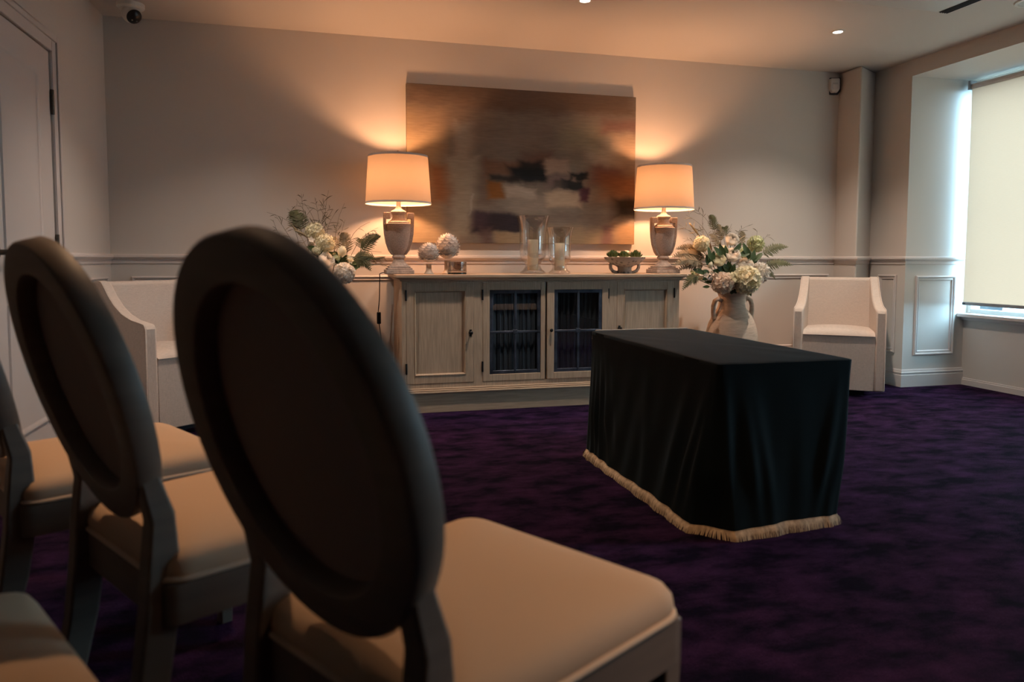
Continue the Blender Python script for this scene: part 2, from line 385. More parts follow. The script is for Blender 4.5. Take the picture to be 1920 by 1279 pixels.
# window in the bay
wf = MB()
for a, b in ((YN, YN+.06), (3.2, 3.26), (YB-.035, YB)): wf.box(5.09, 5.15, a, b, SILL, WTOP)
wf.box(5.0915, 5.1485, YN+.001, YB-.001, SILL, SILL+.035); wf.box(5.0915, 5.1485, YN+.001, YB-.001, WTOP-.05, WTOP)
win = struct('window_1', wf, M_trim, 'white window frame behind the pale roller blind', 'window', bevel=.004)
MB().box(5.118, 5.124, YN+.06, YB-.06, SILL+.035, WTOP-.05).build('window_pane', M_window, win)
sl = MB().box(4.985, 5.09, YN, YB-.002, SILL-.028, SILL).box(5.03, XW+.01, YN, YB-.002, SILL-.055, SILL-.028)
sl.build('window_sill', M_trim, win, bevel=.005)
wf = MB()
for a, b in ((-.45, -.41), (.91, .95)): wf.box(5.0, 5.08, a, b, SILL, WTOP)
wf.box(5.002, 5.078, -.449, .949, SILL, SILL+.03).box(5.002, 5.078, -.449, .949, WTOP-.04, WTOP)
win2 = struct('window_2', wf, M_trim, 'window nearer the camera, beyond the picture edge', 'window', bevel=.004)
MB().box(5.03, 5.036, -.41, .91, SILL+.03, WTOP-.04).build('window_pane', M_window, win2)

# roller blind
bl = thing('roller_blind', 'cream roller blind pulled down over the bay window', 'blind', (4.98, 3.2, .65))
BY0, BY1 = 1.90, 4.755
g = MB(); ny, nz_ = 60, 24
for i in range(ny+1):
    for j in range(nz_+1):
        y = lerp(BY0, BY1, i/ny); z = lerp(.672, 2.36, j/nz_)
        g.v.append((.006*math.sin(y*3.1)*math.sin((z-.6)*1.6), y-3.2, z-.65))
for i in range(ny):
    for j in range(nz_):
        a = i*(nz_+1)+j; g.f.append((a, a+1, a+nz_+2, a+nz_+1))
g.build('blind_cloth', M_blind, bl)
MB().box(-.010, .010, BY0-3.2, BY1-3.2, 0, .026).build('bottom_bar', M_grey, bl, bevel=.004)
MB().tube([(0.012, BY0-3.2, 1.715), (0.012, BY1-3.2, 1.715)], .022, 16).build('roller_tube', M_linen, bl)
MB().box(-.02, .05, BY1-3.2, BY1-3.2+.02, 1.69, 1.76).build('bracket', M_grey, bl, bevel=.003)
MB().box(-.012, -.0095, BY1-3.2-.028, BY1-3.2-.004, .006, .020).build('end_cap', M_black, bl)

b2 = thing('roller_blind', 'cream roller blind added to dim the window beyond the picture edge', 'blind', (4.92, .25, .65))  # unseen blind, added to hold back daylight from this window
MB().box(-.0004, .0004, -.695, .695, .026, 1.71).build('blind_cloth', M_blind, b2)
MB().box(-.010, .010, -.695, .695, .0, .026).build('bottom_bar', M_grey, b2, bevel=.004)
MB().tube([(0.012, -.695, 1.72), (0.012, .695, 1.72)], .022, 16).build('roller_tube', M_linen, b2)
# what shows under the blind: street, slatted wall, parked car
struct('street', MB().box(5.3, 30, -12, 30, -.25, -.2), mat('pavement', (.035, .034, .032), .9, noise=(3, .2, (1, 1, 1))), 'pale paved street outside the window', 'street')
fn = thing('slatted_fence', 'dark slatted fence across the street outside the window', 'fence', (11, 10, -.2))
fb = MB()
for k in range(16): fb.box(0, .03, -5, 9, .05+k*.14, .16+k*.14)
fb.build('slats', mat('fence_blue', (.006, .009, .012), .7), fn)
for k in range(8): MB().box(.03, .1, -5+k*2, -4.92+k*2, 0, 2.3).build('fence_post', mat('fence_post', (.10, .11, .12), .6) if k == 0 else bpy.data.materials['fence_post'], fn)
cr = thing('parked_car', 'white car parked in the street outside the window', 'car', (9.2, 5.3, -.2), 0)
prof = [(-2.1, .25), (-2.15, .6), (-1.9, .85), (-1.1, .95), (-.35, 1.42), (.9, 1.45), (1.75, 1.0), (2.1, .92), (2.15, .3)]
M_car = mat('white_car_paint', (.8, .8, .8), .2, coat=.6)
MB().prism(prof, lambda a, b: (-.85, a, b), lambda a, b: (.85, a, b)).build('body', M_car, cr, bevel=.08, seg=3)
MB().prism([(-.95, .98), (-.32, 1.36), (.85, 1.38), (1.5, 1.02)], lambda a, b: (-.86, a, b), lambda a, b: (-.84, a, b)).build('side_window', mat('car_glass', (.02, .025, .03), .05), cr)
for yy in (-1.35, 1.35):
    wh = MB().lathe([(.12, 0), (.31, .02), (.33, .1), (.31, .2), (.1, .2)], 24); wh.v = [(-.87+z, yy+x, .33+y) for x, y, z in wh.v]
    wh.build('wheel', M_black, cr)

# ------------------------------------------------------------------ sideboard
SX0, SX1, SY, ST = .524, 2.493, 4.769, .905
sb = thing('sideboard', 'long limed oak sideboard with glazed middle doors against the back wall', 'sideboard', (1.5, 5.03, 0))
def L(mb):                                                  # world -> sideboard space
    mb.v = [(x-1.5, y-5.03, z) for x, y, z in mb.v]; return mb
car = MB()
car.box(SX0, SX0+.03, SY+.0255, 5.255, .131, .8695).box(SX1-.03, SX1, SY+.0255, 5.255, .131, .8695)
car.box(SX0, SX1, 5.255, 5.285, .13, .87).box(SX0+.03, SX1-.03, SY+.03, 5.255, .13, .165)
car.box(.998, 1.058, SY, 5.254, .166, .8705).box(1.952, 2.016, SY, 5.254, .166, .8705)
car.box(SX0+.001, SX1-.001, SY+.0008, SY+.024, .853, .872).box(SX0+.001, SX1-.001, SY+.0008, SY+.024, .13, .188)
car.box(SX0, .5515, SY, SY+.025, .1315, .8705).box(2.4535, SX1, SY, SY+.025, .1315, .8705)
L(car).build('carcass', M_oak, sb)
tp = MB()
def slab(o, z0, z1): tp.box(SX0-o, SX1+o, SY-o, 5.295, z0, z1)
slab(.012, .862, .872); slab(.020, .872, .878); slab(.032, .878, .884); slab(.040, .884, ST)
L(tp).build('top', M_oakh, sb, bevel=.004)
pn = MB().box(SX0-.02, SX1+.02, SY-.02, 5.285, 0, .128)
L(pn).build('plinth', M_oakh, sb, bevel=.002)
pm = MB()
for o, z0, z1 in ((.038, .128, .140), (.028, .140, .150), (.014, .150, .160)): pm.box(SX0-o, SX1+o, SY-o, 5.285, z0, z1)
L(pm).build('base_moulding', M_oakh, sb, bevel=.004, seg=3)

def hinge(x, z):
    return L(MB().lathe([(.005, 0), (.0055, .002), (.0055, .068), (.005, .07)], 8, (x, SY-.004, z)).box(x-.006, x+.006, SY-.003, SY+.001, z, z+.07))
def knob(x, z):
    k = MB().lathe([(.013, 0), (.013, .004), (.005, .006), (.005, .016), (.011, .020), (.012, .027), (.006, .032)], 14)
    k.v = [(x+a, SY-.001-c, z+b) for a, b, c in k.v]
    k.box(x-.008, x+.008, SY-.004, SY, z-.026, z+.02)
    return L(k)
def oak_door(x0, x1, hl, kx, kz):
    g = .0013; x0 += g; x1 -= g; z0, z1 = .190, .852; s = .052
    f = MB().box(x0, x0+s, SY-.002, SY+.022, z0, z1).box(x1-s, x1, SY-.002, SY+.022, z0, z1)
    f.box(x0+s, x1-s, SY-.002, SY+.022, z0, z0+s).box(x0+s, x1-s, SY-.002, SY+.022, z1-s, z1)
    d = L(f).build('door', M_oak, sb, bevel=.0025)
    lp = []
    for ins, yy in [(0, -.001), (.004, -.006), (.009, .002), (.012, .012), (.014, .012)]:
        lp.append([(a, SY+yy, b) for a, b in ((x0+s+ins, z0+s+ins), (x1-s-ins, z0+s+ins), (x1-s-ins, z1-s-ins), (x0+s+ins, z1-s-ins))])
    L(MB().loops(lp, True, False, True)).build('door_panel', M_oak, d)
    for hz in (.735, .255): hinge(hl, hz).build('hinge', M_iron, d)
    knob(kx, kz).build('knob', M_iron, d)
def glass_door(x0, x1, gx0, gx1, hl, kx=None, kz=.52, proud=.0):
    g = .0013; x0 += g; x1 -= g; z0, z1 = .190, .852; gz0, gz1 = .235, .800; y = SY-.002-proud
    f = MB().box(x0, gx0, y, SY+.022, z0, z1).box(gx1, x1, y, SY+.022, z0, z1).box(gx0, gx1, y, SY+.022, z0, gz0).box(gx0, gx1, y, SY+.022, gz1, z1)
    d = L(f).build('door', M_oak, sb, bevel=.0025)
    b = MB(); t = .024
    b.box(gx0, gx0+t, y+.004, y+.014, gz0, gz1).box(gx1-t, gx1, y+.004, y+.014, gz0, gz1).box(gx0+.001, gx1-.001, y+.0046, y+.0134, gz0+.001, gz0+t).box(gx0+.001, gx1-.001, y+.0046, y+.0134, gz1-t, gz1-.001)
    mx = (gx0+gx1)/2; mz = (gz0+gz1)/2
    b.box(mx-.008, mx+.008, y+.002, y+.0125, gz0+.003, gz1-.003).box(gx0+.003, gx1-.003, y+.0026, y+.012, mz-.008, mz+.008)
    b.box(mx-.016, mx+.016, y+.001, y+.014, mz-.016, mz+.016)
    L(b).build('glazing_bars', M_blue, d, bevel=.003)
    L(MB().box(gx0+.004, gx1-.004, y+.015, y+.018, gz0+.004, gz1-.004)).build('glass_pane', M_pane, d)
    cur = MB(); n_ = 60; x0_, x1_ = gx0+.002, gx1-.002
    cur.loops([[(lerp(x0_, x1_, i/n_), SY+.034+.006*math.sin(i*.9)+.003*math.sin(i*2.3), z) for i in range(n_+1)] for z in (gz0-.01, gz1+.01)], False, False, False)
    L(cur).build('curtain', M_lining if not kx else M_lining2, d)
    for hz in (.735, .255): hinge(hl, hz).build('hinge', M_iron, d)
    if kx: knob(kx, kz).build('knob', M_iron, d)
oak_door(.551, .998, .551, .976, .520)
glass_door(1.058, 1.496, 1.106, 1.462, 1.058)
glass_door(1.504, 1.952, 1.556, 1.905, 1.952, 1.531, .525, .006)
oak_door(2.016, 2.454, 2.454, 2.036, .525)
ins = MB().box(1.06, 1.95, SY+.06, 5.25, .50, .515)
L(ins).build('shelf', M_dark, sb)
ins = MB().box(1.0585, 1.063, SY+.03, 5.25, .166, .85).box(1.947, 1.9515, SY+.03, 5.25, .166, .85).box(1.063, 1.947, 5.248, 5.254, .166, .85).box(1.063, 1.947, SY+.03, 5.25, .166, .170)
L(ins).build('lining', M_dark, sb)

# ------------------------------------------------------------------ urn lamps
def make_lamp():
    r = thing('table_lamp', 'lit urn table lamp left of the painting, on sideboard end', 'lamp')
    b = MB().box(-.093, .093, -.093, .093, 0, .030).box(-.082, .082, -.082, .082, .030, .042).box(-.070, .070, -.070, .070, .042, .054)
    b.build('foot', M_stonepale, r, bevel=.004)
    MB().lathe([(.066, .054), (.060, .064), (.046, .074), (.038, .088), (.036, .104), (.044, .108), (.046, .116), (.040, .124), (.038, .128)], 32).build('pedestal', M_stonepale, r)
    MB().lathe([(.036, .126), (.044, .138), (.056, .162), (.066, .200), (.074, .245), (.079, .290), (.081, .330), (.081, .335), (.076, .338)], 40).build('urn', M_stone, r)
    MB().lathe([(.070, .336), (.072, .345), (.064, .350), (.056, .357), (.046, .366), (.041, .380), (.041, .394), (.049, .404), (.052, .414), (.047, .421), (.034, .428)], 36).build('neck', M_stonepale, r)
    for s in (-1, 1):                                          # square-shouldered handle
        poly = [(.056, .410), (.101, .410), (.101, .330), (.097, .268), (.087, .208), (.068, .156), (.048, .128), (.036, .128), (.060, .20), (.078, .330), (.083, .332), (.083, .368), (.056, .368)]
        MB().prism([(s*a, b) for a, b in poly], lambda a, b: (a, -.022, b), lambda a, b: (a, .022, b)).build('handle', M_stone, r, bevel=.003)
    MB().lathe([(.034, .424), (.026, .432), (.017, .444), (.015, .456), (.014, .52), (.019, .522), (.019, .56)], 20).build('stem', M_stonepale, r)
    # shade: one layer of linen
    sh = MB().lathe([(lerp(.218, .197, t/8), .468+.316*t/8) for t in range(9)], 64, cap0=False, cap1=False).build('lamp_shade', M_shade, r, ang=60)
    for rr, z0, z1 in ((.2185, .466, .478), (.1975, .773, .786)):
        MB().loops([[(q*math.cos(2*PI*j/64), q*math.sin(2*PI*j/64), z) for j in range(64)] for q, z in ((rr+.0014, z0), (rr+.0008, z1), (rr-.0016, z1), (rr-.0010, z0), (rr+.0014, z0))], True, False, False).build('trim_band', M_shadetrim, sh)
    sp = MB()
    for k in range(3):
        a = k*2*PI/3+.4; sp.tube([(0, 0, .775), (.195*math.cos(a), .195*math.sin(a), .775)], .0018, 6)
    sp.lathe([(.006, .556), (.006, .56), (.003, .57), (.003, .775)], 8)
    sp.build('shade_spider', M_bronze, r)
    MB().lathe([(.004, .775), (.012, .780), (.013, .788), (.009, .797), (.005, .803), (.008, .810), (.007, .818), (.002, .823)], 16).build('finial', M_stonepale, r)
    bl_ = bpy.data.lights.new('bulb', 'POINT'); bl_.energy = BULB_W; bl_.color = BULB_COL; bl_.shadow_soft_size = .045
    bo = bpy.data.objects.new('bulb', bl_); COL.objects.link(bo); bo.parent = r; bo.location = (0, 0, .625)
    return r
lamp = make_lamp()
pL = at(748, 500, 4.985); pR = at(1243, 500, 4.985)
lamp2 = copy_tree(lamp); lamp2['label'] = 'lit urn table lamp right of the painting, beside the stone bowl'
lamp['group'] = lamp2['group'] = 'pair of urn lamps on the sideboard'
lamp.location = (pL.x, 4.985, ST); lamp2.location = (pR.x, 4.985, ST)
# flex with switch, hanging off the left end
cx = .418
cb = MB().tube([(-.07, .03, .006), (cx-pL.x+.02, .17, .006), (cx-pL.x, .19, -.002), (cx-pL.x, .195, -.05), (cx-pL.x-.003, .2, -.18), (cx-pL.x-.012, .2, -.27)], .0035, 8)
cb.tube([(cx-pL.x-.006, .2, -.35), (cx-pL.x, .2, -.40), (cx-pL.x+.012, .205, -.50), (cx-pL.x+.02, .21, -.58), (cx-pL.x+.01, .23, -.89)], .0035, 8)
cord = cb.build('cord', M_black, lamp)
MB().box(cx-pL.x-.022, cx-pL.x+.006, .188, .212, -.352, -.268).build('cord_switch', M_black, cord, bevel=.006)

# ------------------------------------------------------------------ painting
def paint_material(W, Hh):
    M = bpy.data.materials.new('abstract_canvas'); M.use_nodes = True; nt = M.node_tree; N = nt.nodes; Lk = nt.links; b = N['Principled BSDF']
    tc = N.new('ShaderNodeTexCoord'); sp = N.new('ShaderNodeSeparateXYZ'); Lk.new(tc.outputs['Object'], sp.inputs[0])
    def math_(op, a, c=None, clamp=False):
        n = N.new('ShaderNodeMath'); n.operation = op; n.use_clamp = clamp
        for i, q in enumerate((a, c)):
            if q is None: continue
            if isinstance(q, (int, float)): n.inputs[i].default_value = q
            else: Lk.new(q, n.inputs[i])
        return n.outputs[0]
    u0 = math_('DIVIDE', sp.outputs['X'], W); v0 = math_('SUBTRACT', 1.0, math_('DIVIDE', sp.outputs['Z'], Hh))
    def nz(scale, sc, det=6):
        mp = N.new('ShaderNodeMapping'); mp.inputs['Scale'].default_value = sc; Lk.new(tc.outputs['Object'], mp.inputs[0])
        n = N.new('ShaderNodeTexNoise'); n.inputs['Scale'].default_value = scale; n.inputs['Detail'].default_value = det
        Lk.new(mp.outputs[0], n.inputs['Vector']); return n
    w1 = nz(3.2, (1, 1, 1.4), 3); w2 = nz(3.8, (1.3, 1, 1), 3); w2.inputs['Vector'].links[0].from_node.inputs['Location'].default_value = (5, 3, 9)
    fine = nz(22, (.5, 1, 3.2))
    def off(n, a): return math_('MULTIPLY', math_('SUBTRACT', n.outputs['Fac'], .5), a)
    fz = off(fine, .014)
    u = math_('ADD', math_('ADD', u0, off(w1, .085)), fz); v = math_('ADD', math_('ADD', v0, off(w2, .10)), fz)
    base = N.new('ShaderNodeValToRGB'); e = base.color_ramp.elements
    e[0].position = .3; e[0].color = (.185, .155, .13, 1); e[1].position = .7; e[1].color = (.27, .235, .20, 1)
    Lk.new(nz(3, (.6, 1, 2.5)).outputs['Fac'], base.inputs[0]); cur = base.outputs[0]
    P = [(.0, 1, -.1, .14, (.13, .085, .062), .06, .8), (-.1, .15, .16, 1.1, (.46, .33, .19), .07, .85), (.02, .3, .06, .3, (.30, .21, .15), .1, .6),
         (.2, .27, .22, .46, (.42, .38, .32), .04, .8), (.17, .30, .45, .62, (.42, .39, .31), .04, .85), (.18, .265, .55, .95, (.40, .36, .28), .04, .8), (.10, .165, .5, .74, (.34, .14, .05), .05, .75),
         (.252, .260, .69, .82, (.52, .49, .42), .008, .5), (.28, .36, .55, .75, (.17, .115, .085), .05, .7),
         (.32, .50, .46, .56, (.20, .10, .055), .04, .7), (.33, .40, .60, .71, (.26, .105, .02), .025, .9), (.50, .62, .40, .50, (.17, .085, .06), .06, .7),
         (.43, .60, .49, .585, (.012, .018, .024), .03, .97), (.34, .47, .555, .60, (.025, .025, .026), .025, .9), (.48, .58, .45, .55, (.015, .018, .02), .03, .9),
         (.59, .70, .44, .53, (.42, .32, .25), .025, .85), (.60, .69, .53, .62, (.19, .14, .135), .04, .7),
         (.695, .785, .52, .57, (.014, .022, .026), .018, .95), (.66, .76, .57, .635, (.016, .024, .028), .018, .93), (.71, .725, .545, .575, (.3, .23, .19), .02, .7), (.63, .68, .58, .64, (.06, .06, .06), .02, .7),
         (.41, .55, .625, .70, (.46, .39, .32), .02, .85), (.42, .60, .68, .80, (.32, .27, .22), .05, .75), (.60, .75, .655, .76, (.50, .40, .29), .03, .88),
         (.74, .785, .63, .72, (.085, .032, .06), .02, .9), (.77, .93, .34, .47, (.52, .44, .34), .05, .85), (.66, .84, .22, .38, (.35, .32, .22), .07, .7), (.70, .80, .43, .50, (.26, .25, .20), .04, .7),
         (.84, 1.05, .16, .25, (.18, .075, .065), .05, .6), (.90, 1.05, .26, .50, (.42, .30, .20), .06, .7), (.80, .94, .47, .60, (.22, .11, .105), .06, .8), (.84, 1.05, .52, .70, (.27, .13, .06), .09, .8),
         (.90, 1.05, .69, .83, (.028, .022, .016), .05, .93), (.28, .50, .80, .93, (.030, .024, .034), .03, .95), (.26, .34, .80, .90, (.09, .06, .075), .04, .7),
         (.32, .36, .90, 1.0, (.13, .09, .09), .03, .85), (.52, .85, .90, 1.1, (.42, .32, .19), .06, .7), (.84, .895, .88, 1.1, (.17, .10, .10), .03, .85), (.90, 1.05, .88, 1.1, (.40, .25, .13), .05, .8), (.37, .52, .93, 1.1, (.38, .28, .17), .03, .8)]
    for x0, x1, y0, y1, c, s, op in P:
        a = math_('DIVIDE', math_('SUBTRACT', u, x0), s); a2 = math_('DIVIDE', math_('SUBTRACT', x1, u), s)
        c1 = math_('DIVIDE', math_('SUBTRACT', v, y0), s); c2 = math_('DIVIDE', math_('SUBTRACT', y1, v), s)
        mn = math_('MINIMUM', math_('MINIMUM', a, a2), math_('MINIMUM', c1, c2))
        sm = N.new('ShaderNodeMapRange'); sm.interpolation_type = 'SMOOTHSTEP'; sm.inputs[1].default_value = -.7; sm.inputs[2].default_value = .7; sm.inputs[4].default_value = op
        Lk.new(mn, sm.inputs[0])
        mx = N.new('ShaderNodeMix'); mx.data_type = 'RGBA'; Lk.new(sm.outputs[0], mx.inputs[0]); Lk.new(cur, mx.inputs[6]); mx.inputs[7].default_value = (*c, 1)
        cur = mx.outputs[2]
    ml = N.new('ShaderNodeMix'); ml.data_type = 'RGBA'; ml.blend_type = 'MULTIPLY'; ml.inputs[0].default_value = 1
    rr = N.new('ShaderNodeMapRange'); rr.inputs[1].default_value = .3; rr.inputs[2].default_value = .7; rr.inputs[3].default_value = .74; rr.inputs[4].default_value = .92
    Lk.new(fine.outputs['Fac'], rr.inputs[0]); Lk.new(cur, ml.inputs[6]); Lk.new(rr.outputs[0], ml.inputs[7]); Lk.new(ml.outputs[2], b.inputs['Base Color'])
    b.inputs['Roughness'].default_value = .7; b.inputs['Specular IOR Level'].default_value = .12
    bp = N.new('ShaderNodeBump'); bp.inputs['Strength'].default_value = .3; bp.inputs['Distance'].default_value = .003; Lk.new(fine.outputs['Fac'], bp.inputs['Height']); Lk.new(bp.outputs[0], b.inputs['Normal'])
    return M
PW, PH = 1.745, 1.118
cv = MB().box(0, PW, 0, .038, 0, PH).build('painting', paint_material(PW, PH), bevel=.003)
cv.location = (.622, D-.039, 1.122); tag(cv, 'large unframed abstract painting in browns on the back wall', 'painting')

# ------------------------------------------------------------------ ornaments on the sideboard
def artichoke(name, label, px, R, hh, foot, Y):
    p = at(px, 505, Y); r = thing(name, label, 'ornament', (p.x, Y, ST), 0)
    MB().lathe([(foot*1.5, 0), (foot*1.5, .004), (foot*1.15, .014), (foot*.85, .028), (foot*.8, hh*.3), (foot*.9, hh*.33)], 28).build('pedestal', M_ceramicraw, r)
    z0 = hh*.33; zc = (z0+hh)/2; rz = (hh-z0)/2
    core = MB().ball((0, 0, zc), R*.80, R*.80, rz*.90, 24, 14)
    rows = 10
    for i in range(rows):
        ph = lerp(-.75, 1.30, i/(rows-1)); cnt = max(4, int(12.5*math.cos(ph*.93)))
        for k in range(cnt):
            a = 2*PI*(k+.5*(i % 2))/cnt+random.uniform(-.08, .08)
            wv = min(.9, 2*PI/cnt*.62); sc = []
            for t in range(5):                                # rows up the scale
                q = ph-.20+.36*t/4; lift = .90+.06*t/4+.13*(t/4)**4
                for m_ in range(5):
                    s_ = (m_-2)/2; wd = wv*(1.1, 1.15, 1.15, 1.1, .95)[t]; tipz = -.10*(s_*s_)+(.045*(1 if m_ % 2 == 0 else -1) if t == 4 else 0)
                    rr = R*math.cos(q)*lift*.90; zz = zc+rz*math.sin(q)*lift*.93+tipz*R*(t/4)
                    sc.append((rr*math.cos(a+s_*wd*.95), rr*math.sin(a+s_*wd*.95), zz))
            core.add(sc, [(t*5+m_, t*5+m_+1, t*5+m_+6, t*5+m_+5) for t in range(4) for m_ in range(4)])
    core.build('head', M_ceramic, r, ang=50, merge=False)
artichoke('artichoke_ornament', 'smaller white ceramic artichoke on a short foot, beside the lamp', 804, .076, .212, .022, 4.93)
artichoke('artichoke_ornament', 'taller white ceramic artichoke behind the dark glass jar candle', 839, .090, .278, .026, 5.02)

p = at(857, 508, 4.86); r = thing('jar_candle', 'small smoked glass jar candle in front of the artichokes', 'candle', (p.x, 4.86, ST))
MB().lathe([(.060, .006), (.064, .012), (.064, .082), (.0605, .082), (.060, .022), (.0, .022)], 36, cap1=False).build('jar', M_smoke, r)
MB().lathe([(.063, 0), (.064, .004), (.062, .012), (.0, .012)], 36, cap1=False).build('base', M_darkwax, r)
MB().lathe([(.0585, .022), (.0585, .030), (.0, .030)], 36, cap1=False).build('wax', M_darkwax, r)

def hurricane(label, px, Y, prof, clab, cr_, ch):
    p = at(px, 508, Y); r = thing('hurricane_vase', label, 'vase', (p.x, Y, ST), 0, 'glass hurricane vases on the sideboard')
    t = .0028
    inn = [(max(.001, q-t), z+(.004 if i == 0 else 0)) for i, (q, z) in enumerate(prof)]
    MB().lathe(prof+inn[::-1], 48, cap0=True, cap1=True).build('glass', M_vaseglass, r, ang=60)
    c = thing('pillar_candle', clab, 'candle', (p.x, Y, ST+.024), 0, 'pillar candles inside the glass hurricanes')
    MB().lathe([(cr_*.96, 0), (cr_, .003), (cr_, ch-.006), (cr_*.95, ch-.001), (cr_*.5, ch-.003), (.0, ch-.004)], 32, cap1=False).build('wax', M_wax, c)
    MB().tube([(0, 0, ch-.006), (.001, 0, ch+.004), (.003, 0, ch+.009)], .0012, 6).build('wick', M_black, c)
hurricane('taller flared glass hurricane vase holding a candle', 999, 4.97,
          [(.086, 0), (.090, .006), (.088, .014), (.070, .026), (.057, .045), (.054, .062), (.062, .082), (.082, .098), (.090, .112), (.093, .15), (.094, .22), (.096, .29), (.102, .34), (.112, .38), (.120, .402)],
          'ivory pillar candle inside the taller glass hurricane', .038, .215)
hurricane('shorter flared glass hurricane vase holding a candle', 1049, 4.90,
          [(.074, 0), (.078, .006), (.076, .013), (.060, .024), (.051, .040), (.049, .055), (.056, .072), (.071, .086), (.077, .098), (.079, .13), (.080, .19), (.083, .25), (.089, .29), (.101, .322)],
          'ivory pillar candle inside the shorter glass hurricane', .036, .190)

def bowl_mat():
    M = mat('spotted_stone', (.36, .33, .30), .75); nt = M.node_tree; N = nt.nodes; L_ = nt.links
    tc = N.new('ShaderNodeTexCoord'); v = N.new('ShaderNodeTexVoronoi'); v.inputs['Scale'].default_value = 30; v.inputs['Randomness'].default_value = .6; L_.new(tc.outputs['Object'], v.inputs[0])
    r = N.new('ShaderNodeValToRGB'); e = r.color_ramp.elements; e[0].position = .18; e[0].color = (.15, .14, .135, 1); e[1].position = .42; e[1].color = (.40, .365, .335, 1)
    L_.new(v.outputs['Distance'], r.inputs[0]); L_.new(r.outputs[0], N['Principled BSDF'].inputs['Base Color']); return M
p = at(1171, 508, 4.93); BW = thing('footed_bowl', 'footed grey stone bowl with two loop handles, filled with succulents', 'bowl', (p.x, 4.93, ST))
bx_, by_ = p.x, 4.93
MB().lathe([(.052, 0), (.053, .006), (.048, .030), (.052, .046), (.066, .056), (.100, .068), (.128, .088), (.146, .110), (.149, .118), (.141, .119), (.122, .098), (.09, .082), (.0, .076)], 48, cap1=False).build('bowl', bowl_mat(), BW)
for s in (-1, 1):
    MB().tube([(s*.044, 0, .012), (s*.066, 0, .008), (s*.092, 0, .018), (s*.108, 0, .040), (s*.110, 0, .062), (s*.104, 0, .074)], [.011, .012, .012, .012, .012, .010], 10).build('handle', bpy.data.materials['spotted_stone'], BW)
def succulent(px, dy, R, label, zz):
    q = at(px, 470, by_+dy); mb = MB()
    for ring_ in range(5):
        cnt = 4+ring_*2; tl = lerp(1.40, .38, ring_/4)+random.uniform(-.05, .05)
        for k in range(cnt):
            a = 2*PI*k/cnt+ring_*.5; l = R*lerp(.92, .98, ring_/4)*random.uniform(.9, 1.1); wd = R*.19
            ca, sa = math.cos(a), math.sin(a); ct, st_ = math.cos(tl), math.sin(tl)
            def pt(f, s_, up_): 
                rr = l*f*ct-up_*st_; z = l*f*st_+up_*ct
                return (rr*ca-s_*sa, rr*sa+s_*ca, z)
            mb.add([pt(0, -wd*.4, 0), pt(0, wd*.4, 0), pt(.5, -wd, .003), pt(.5, 0, -.006), pt(.5, wd, .003), pt(.85, -wd*.8, .006), pt(.85, 0, -.003), pt(.85, wd*.8, .006), pt(1.08, 0, .012)],
                   [(0, 1, 4, 3), (0, 3, 2), (2, 3, 6, 5), (3, 4, 7, 6), (5, 6, 8), (6, 7, 8)])
    o = mb.build('succulent', M_succ, ang=60); o.location = (q.x, by_+dy, ST+zz); tag(o, label, 'plant', 'succulents in the stone bowl')
succulent(1149, 0, .056, 'green rosette succulent at the artichoke end of stone bowl', .112)
succulent(1170, -.03, .052, 'green rosette succulent in the middle of stone bowl', .112)
succulent(1192, 0, .056, 'green rosette succulent at the lamp end of stone bowl', .112)
q = at(1174, 466, by_+.05); o = MB().ball((0, 0, 0), .03, .03, .026).build('cream_stone', M_wax); o.location = (q.x, by_+.05, ST+.142); tag(o, 'smooth cream ball behind the succulents in stone bowl', 'ornament')

# ------------------------------------------------------------------ flower jars
def make_jar(label):
    r = thing('terracotta_jar', label, 'vase')
    MB().lathe([(.105, 0), (.115, .008), (.135, .06), (.165, .17), (.188, .29), (.195, .38), (.190, .45), (.172, .525), (.145, .585), (.118, .625), (.104, .655), (.098, .69), (.098, .725), (.106, .75), (.116, .765),
                (.116, .778), (.104, .780), (.094, .765), (.086, .72), (.088, .66), (.10, .62)], 56, cap1=True).build('body', M_terra, r)
    for s in (-1, 1):
        MB().tube([(s*.094, -.01, .700), (s*.122, -.01, .715), (s*.150, -.01, .700), (s*.163, -.01, .660), (s*.162, -.01, .615), (s*.152, -.01, .565)], [.018, .018, .017, .017, .018, .022], 12).build('handle', M_terra, r)
    return r
def head_vec():
    z = random.uniform(-1, 1); a = random.uniform(0, 2*PI); s = math.sqrt(1-z*z); return Vector((s*math.cos(a), s*math.sin(a), z))
def quad_petal(mb, c, n, u, l, w, cup=.3):
    n = n.normalized(); u = (u-n*u.dot(n)).normalized(); v = n.cross(u)
    P = lambda a, b, h: c+u*a+v*b+n*h
    mb.add([P(0, 0, 0), P(l*.55, -w*.5, l*cup*.3), P(l*.62, 0, l*cup*.12), P(l*.55, w*.5, l*cup*.3), P(l, -w*.28, l*cup), P(l*1.05, 0, l*cup*.8), P(l, w*.28, l*cup)],
           [(0, 2, 1), (0, 3, 2), (1, 2, 5, 4), (2, 3, 6, 5)])
def snowball(R, n=70, fs=.30):
    mb = MB().ball((0, 0, 0), R*.74, n=14, k=9)
    for i in range(n):
        z = 1-2*(i+.5)/n; a = i*2.39996; s = math.sqrt(1-z*z); d = Vector((s*math.cos(a), s*math.sin(a), z))
        c = d*R*random.uniform(.74, 1.04); t = d.orthogonal().normalized(); t.rotate(Matrix.Rotation(random.uniform(0, 6), 3, d))
        for k in range(4):
            q = t.copy(); q.rotate(Matrix.Rotation(k*PI/2, 3, d)); quad_petal(mb, c, d+head_vec()*.25, q, R*fs, R*fs*1.0, .45)
    return mb
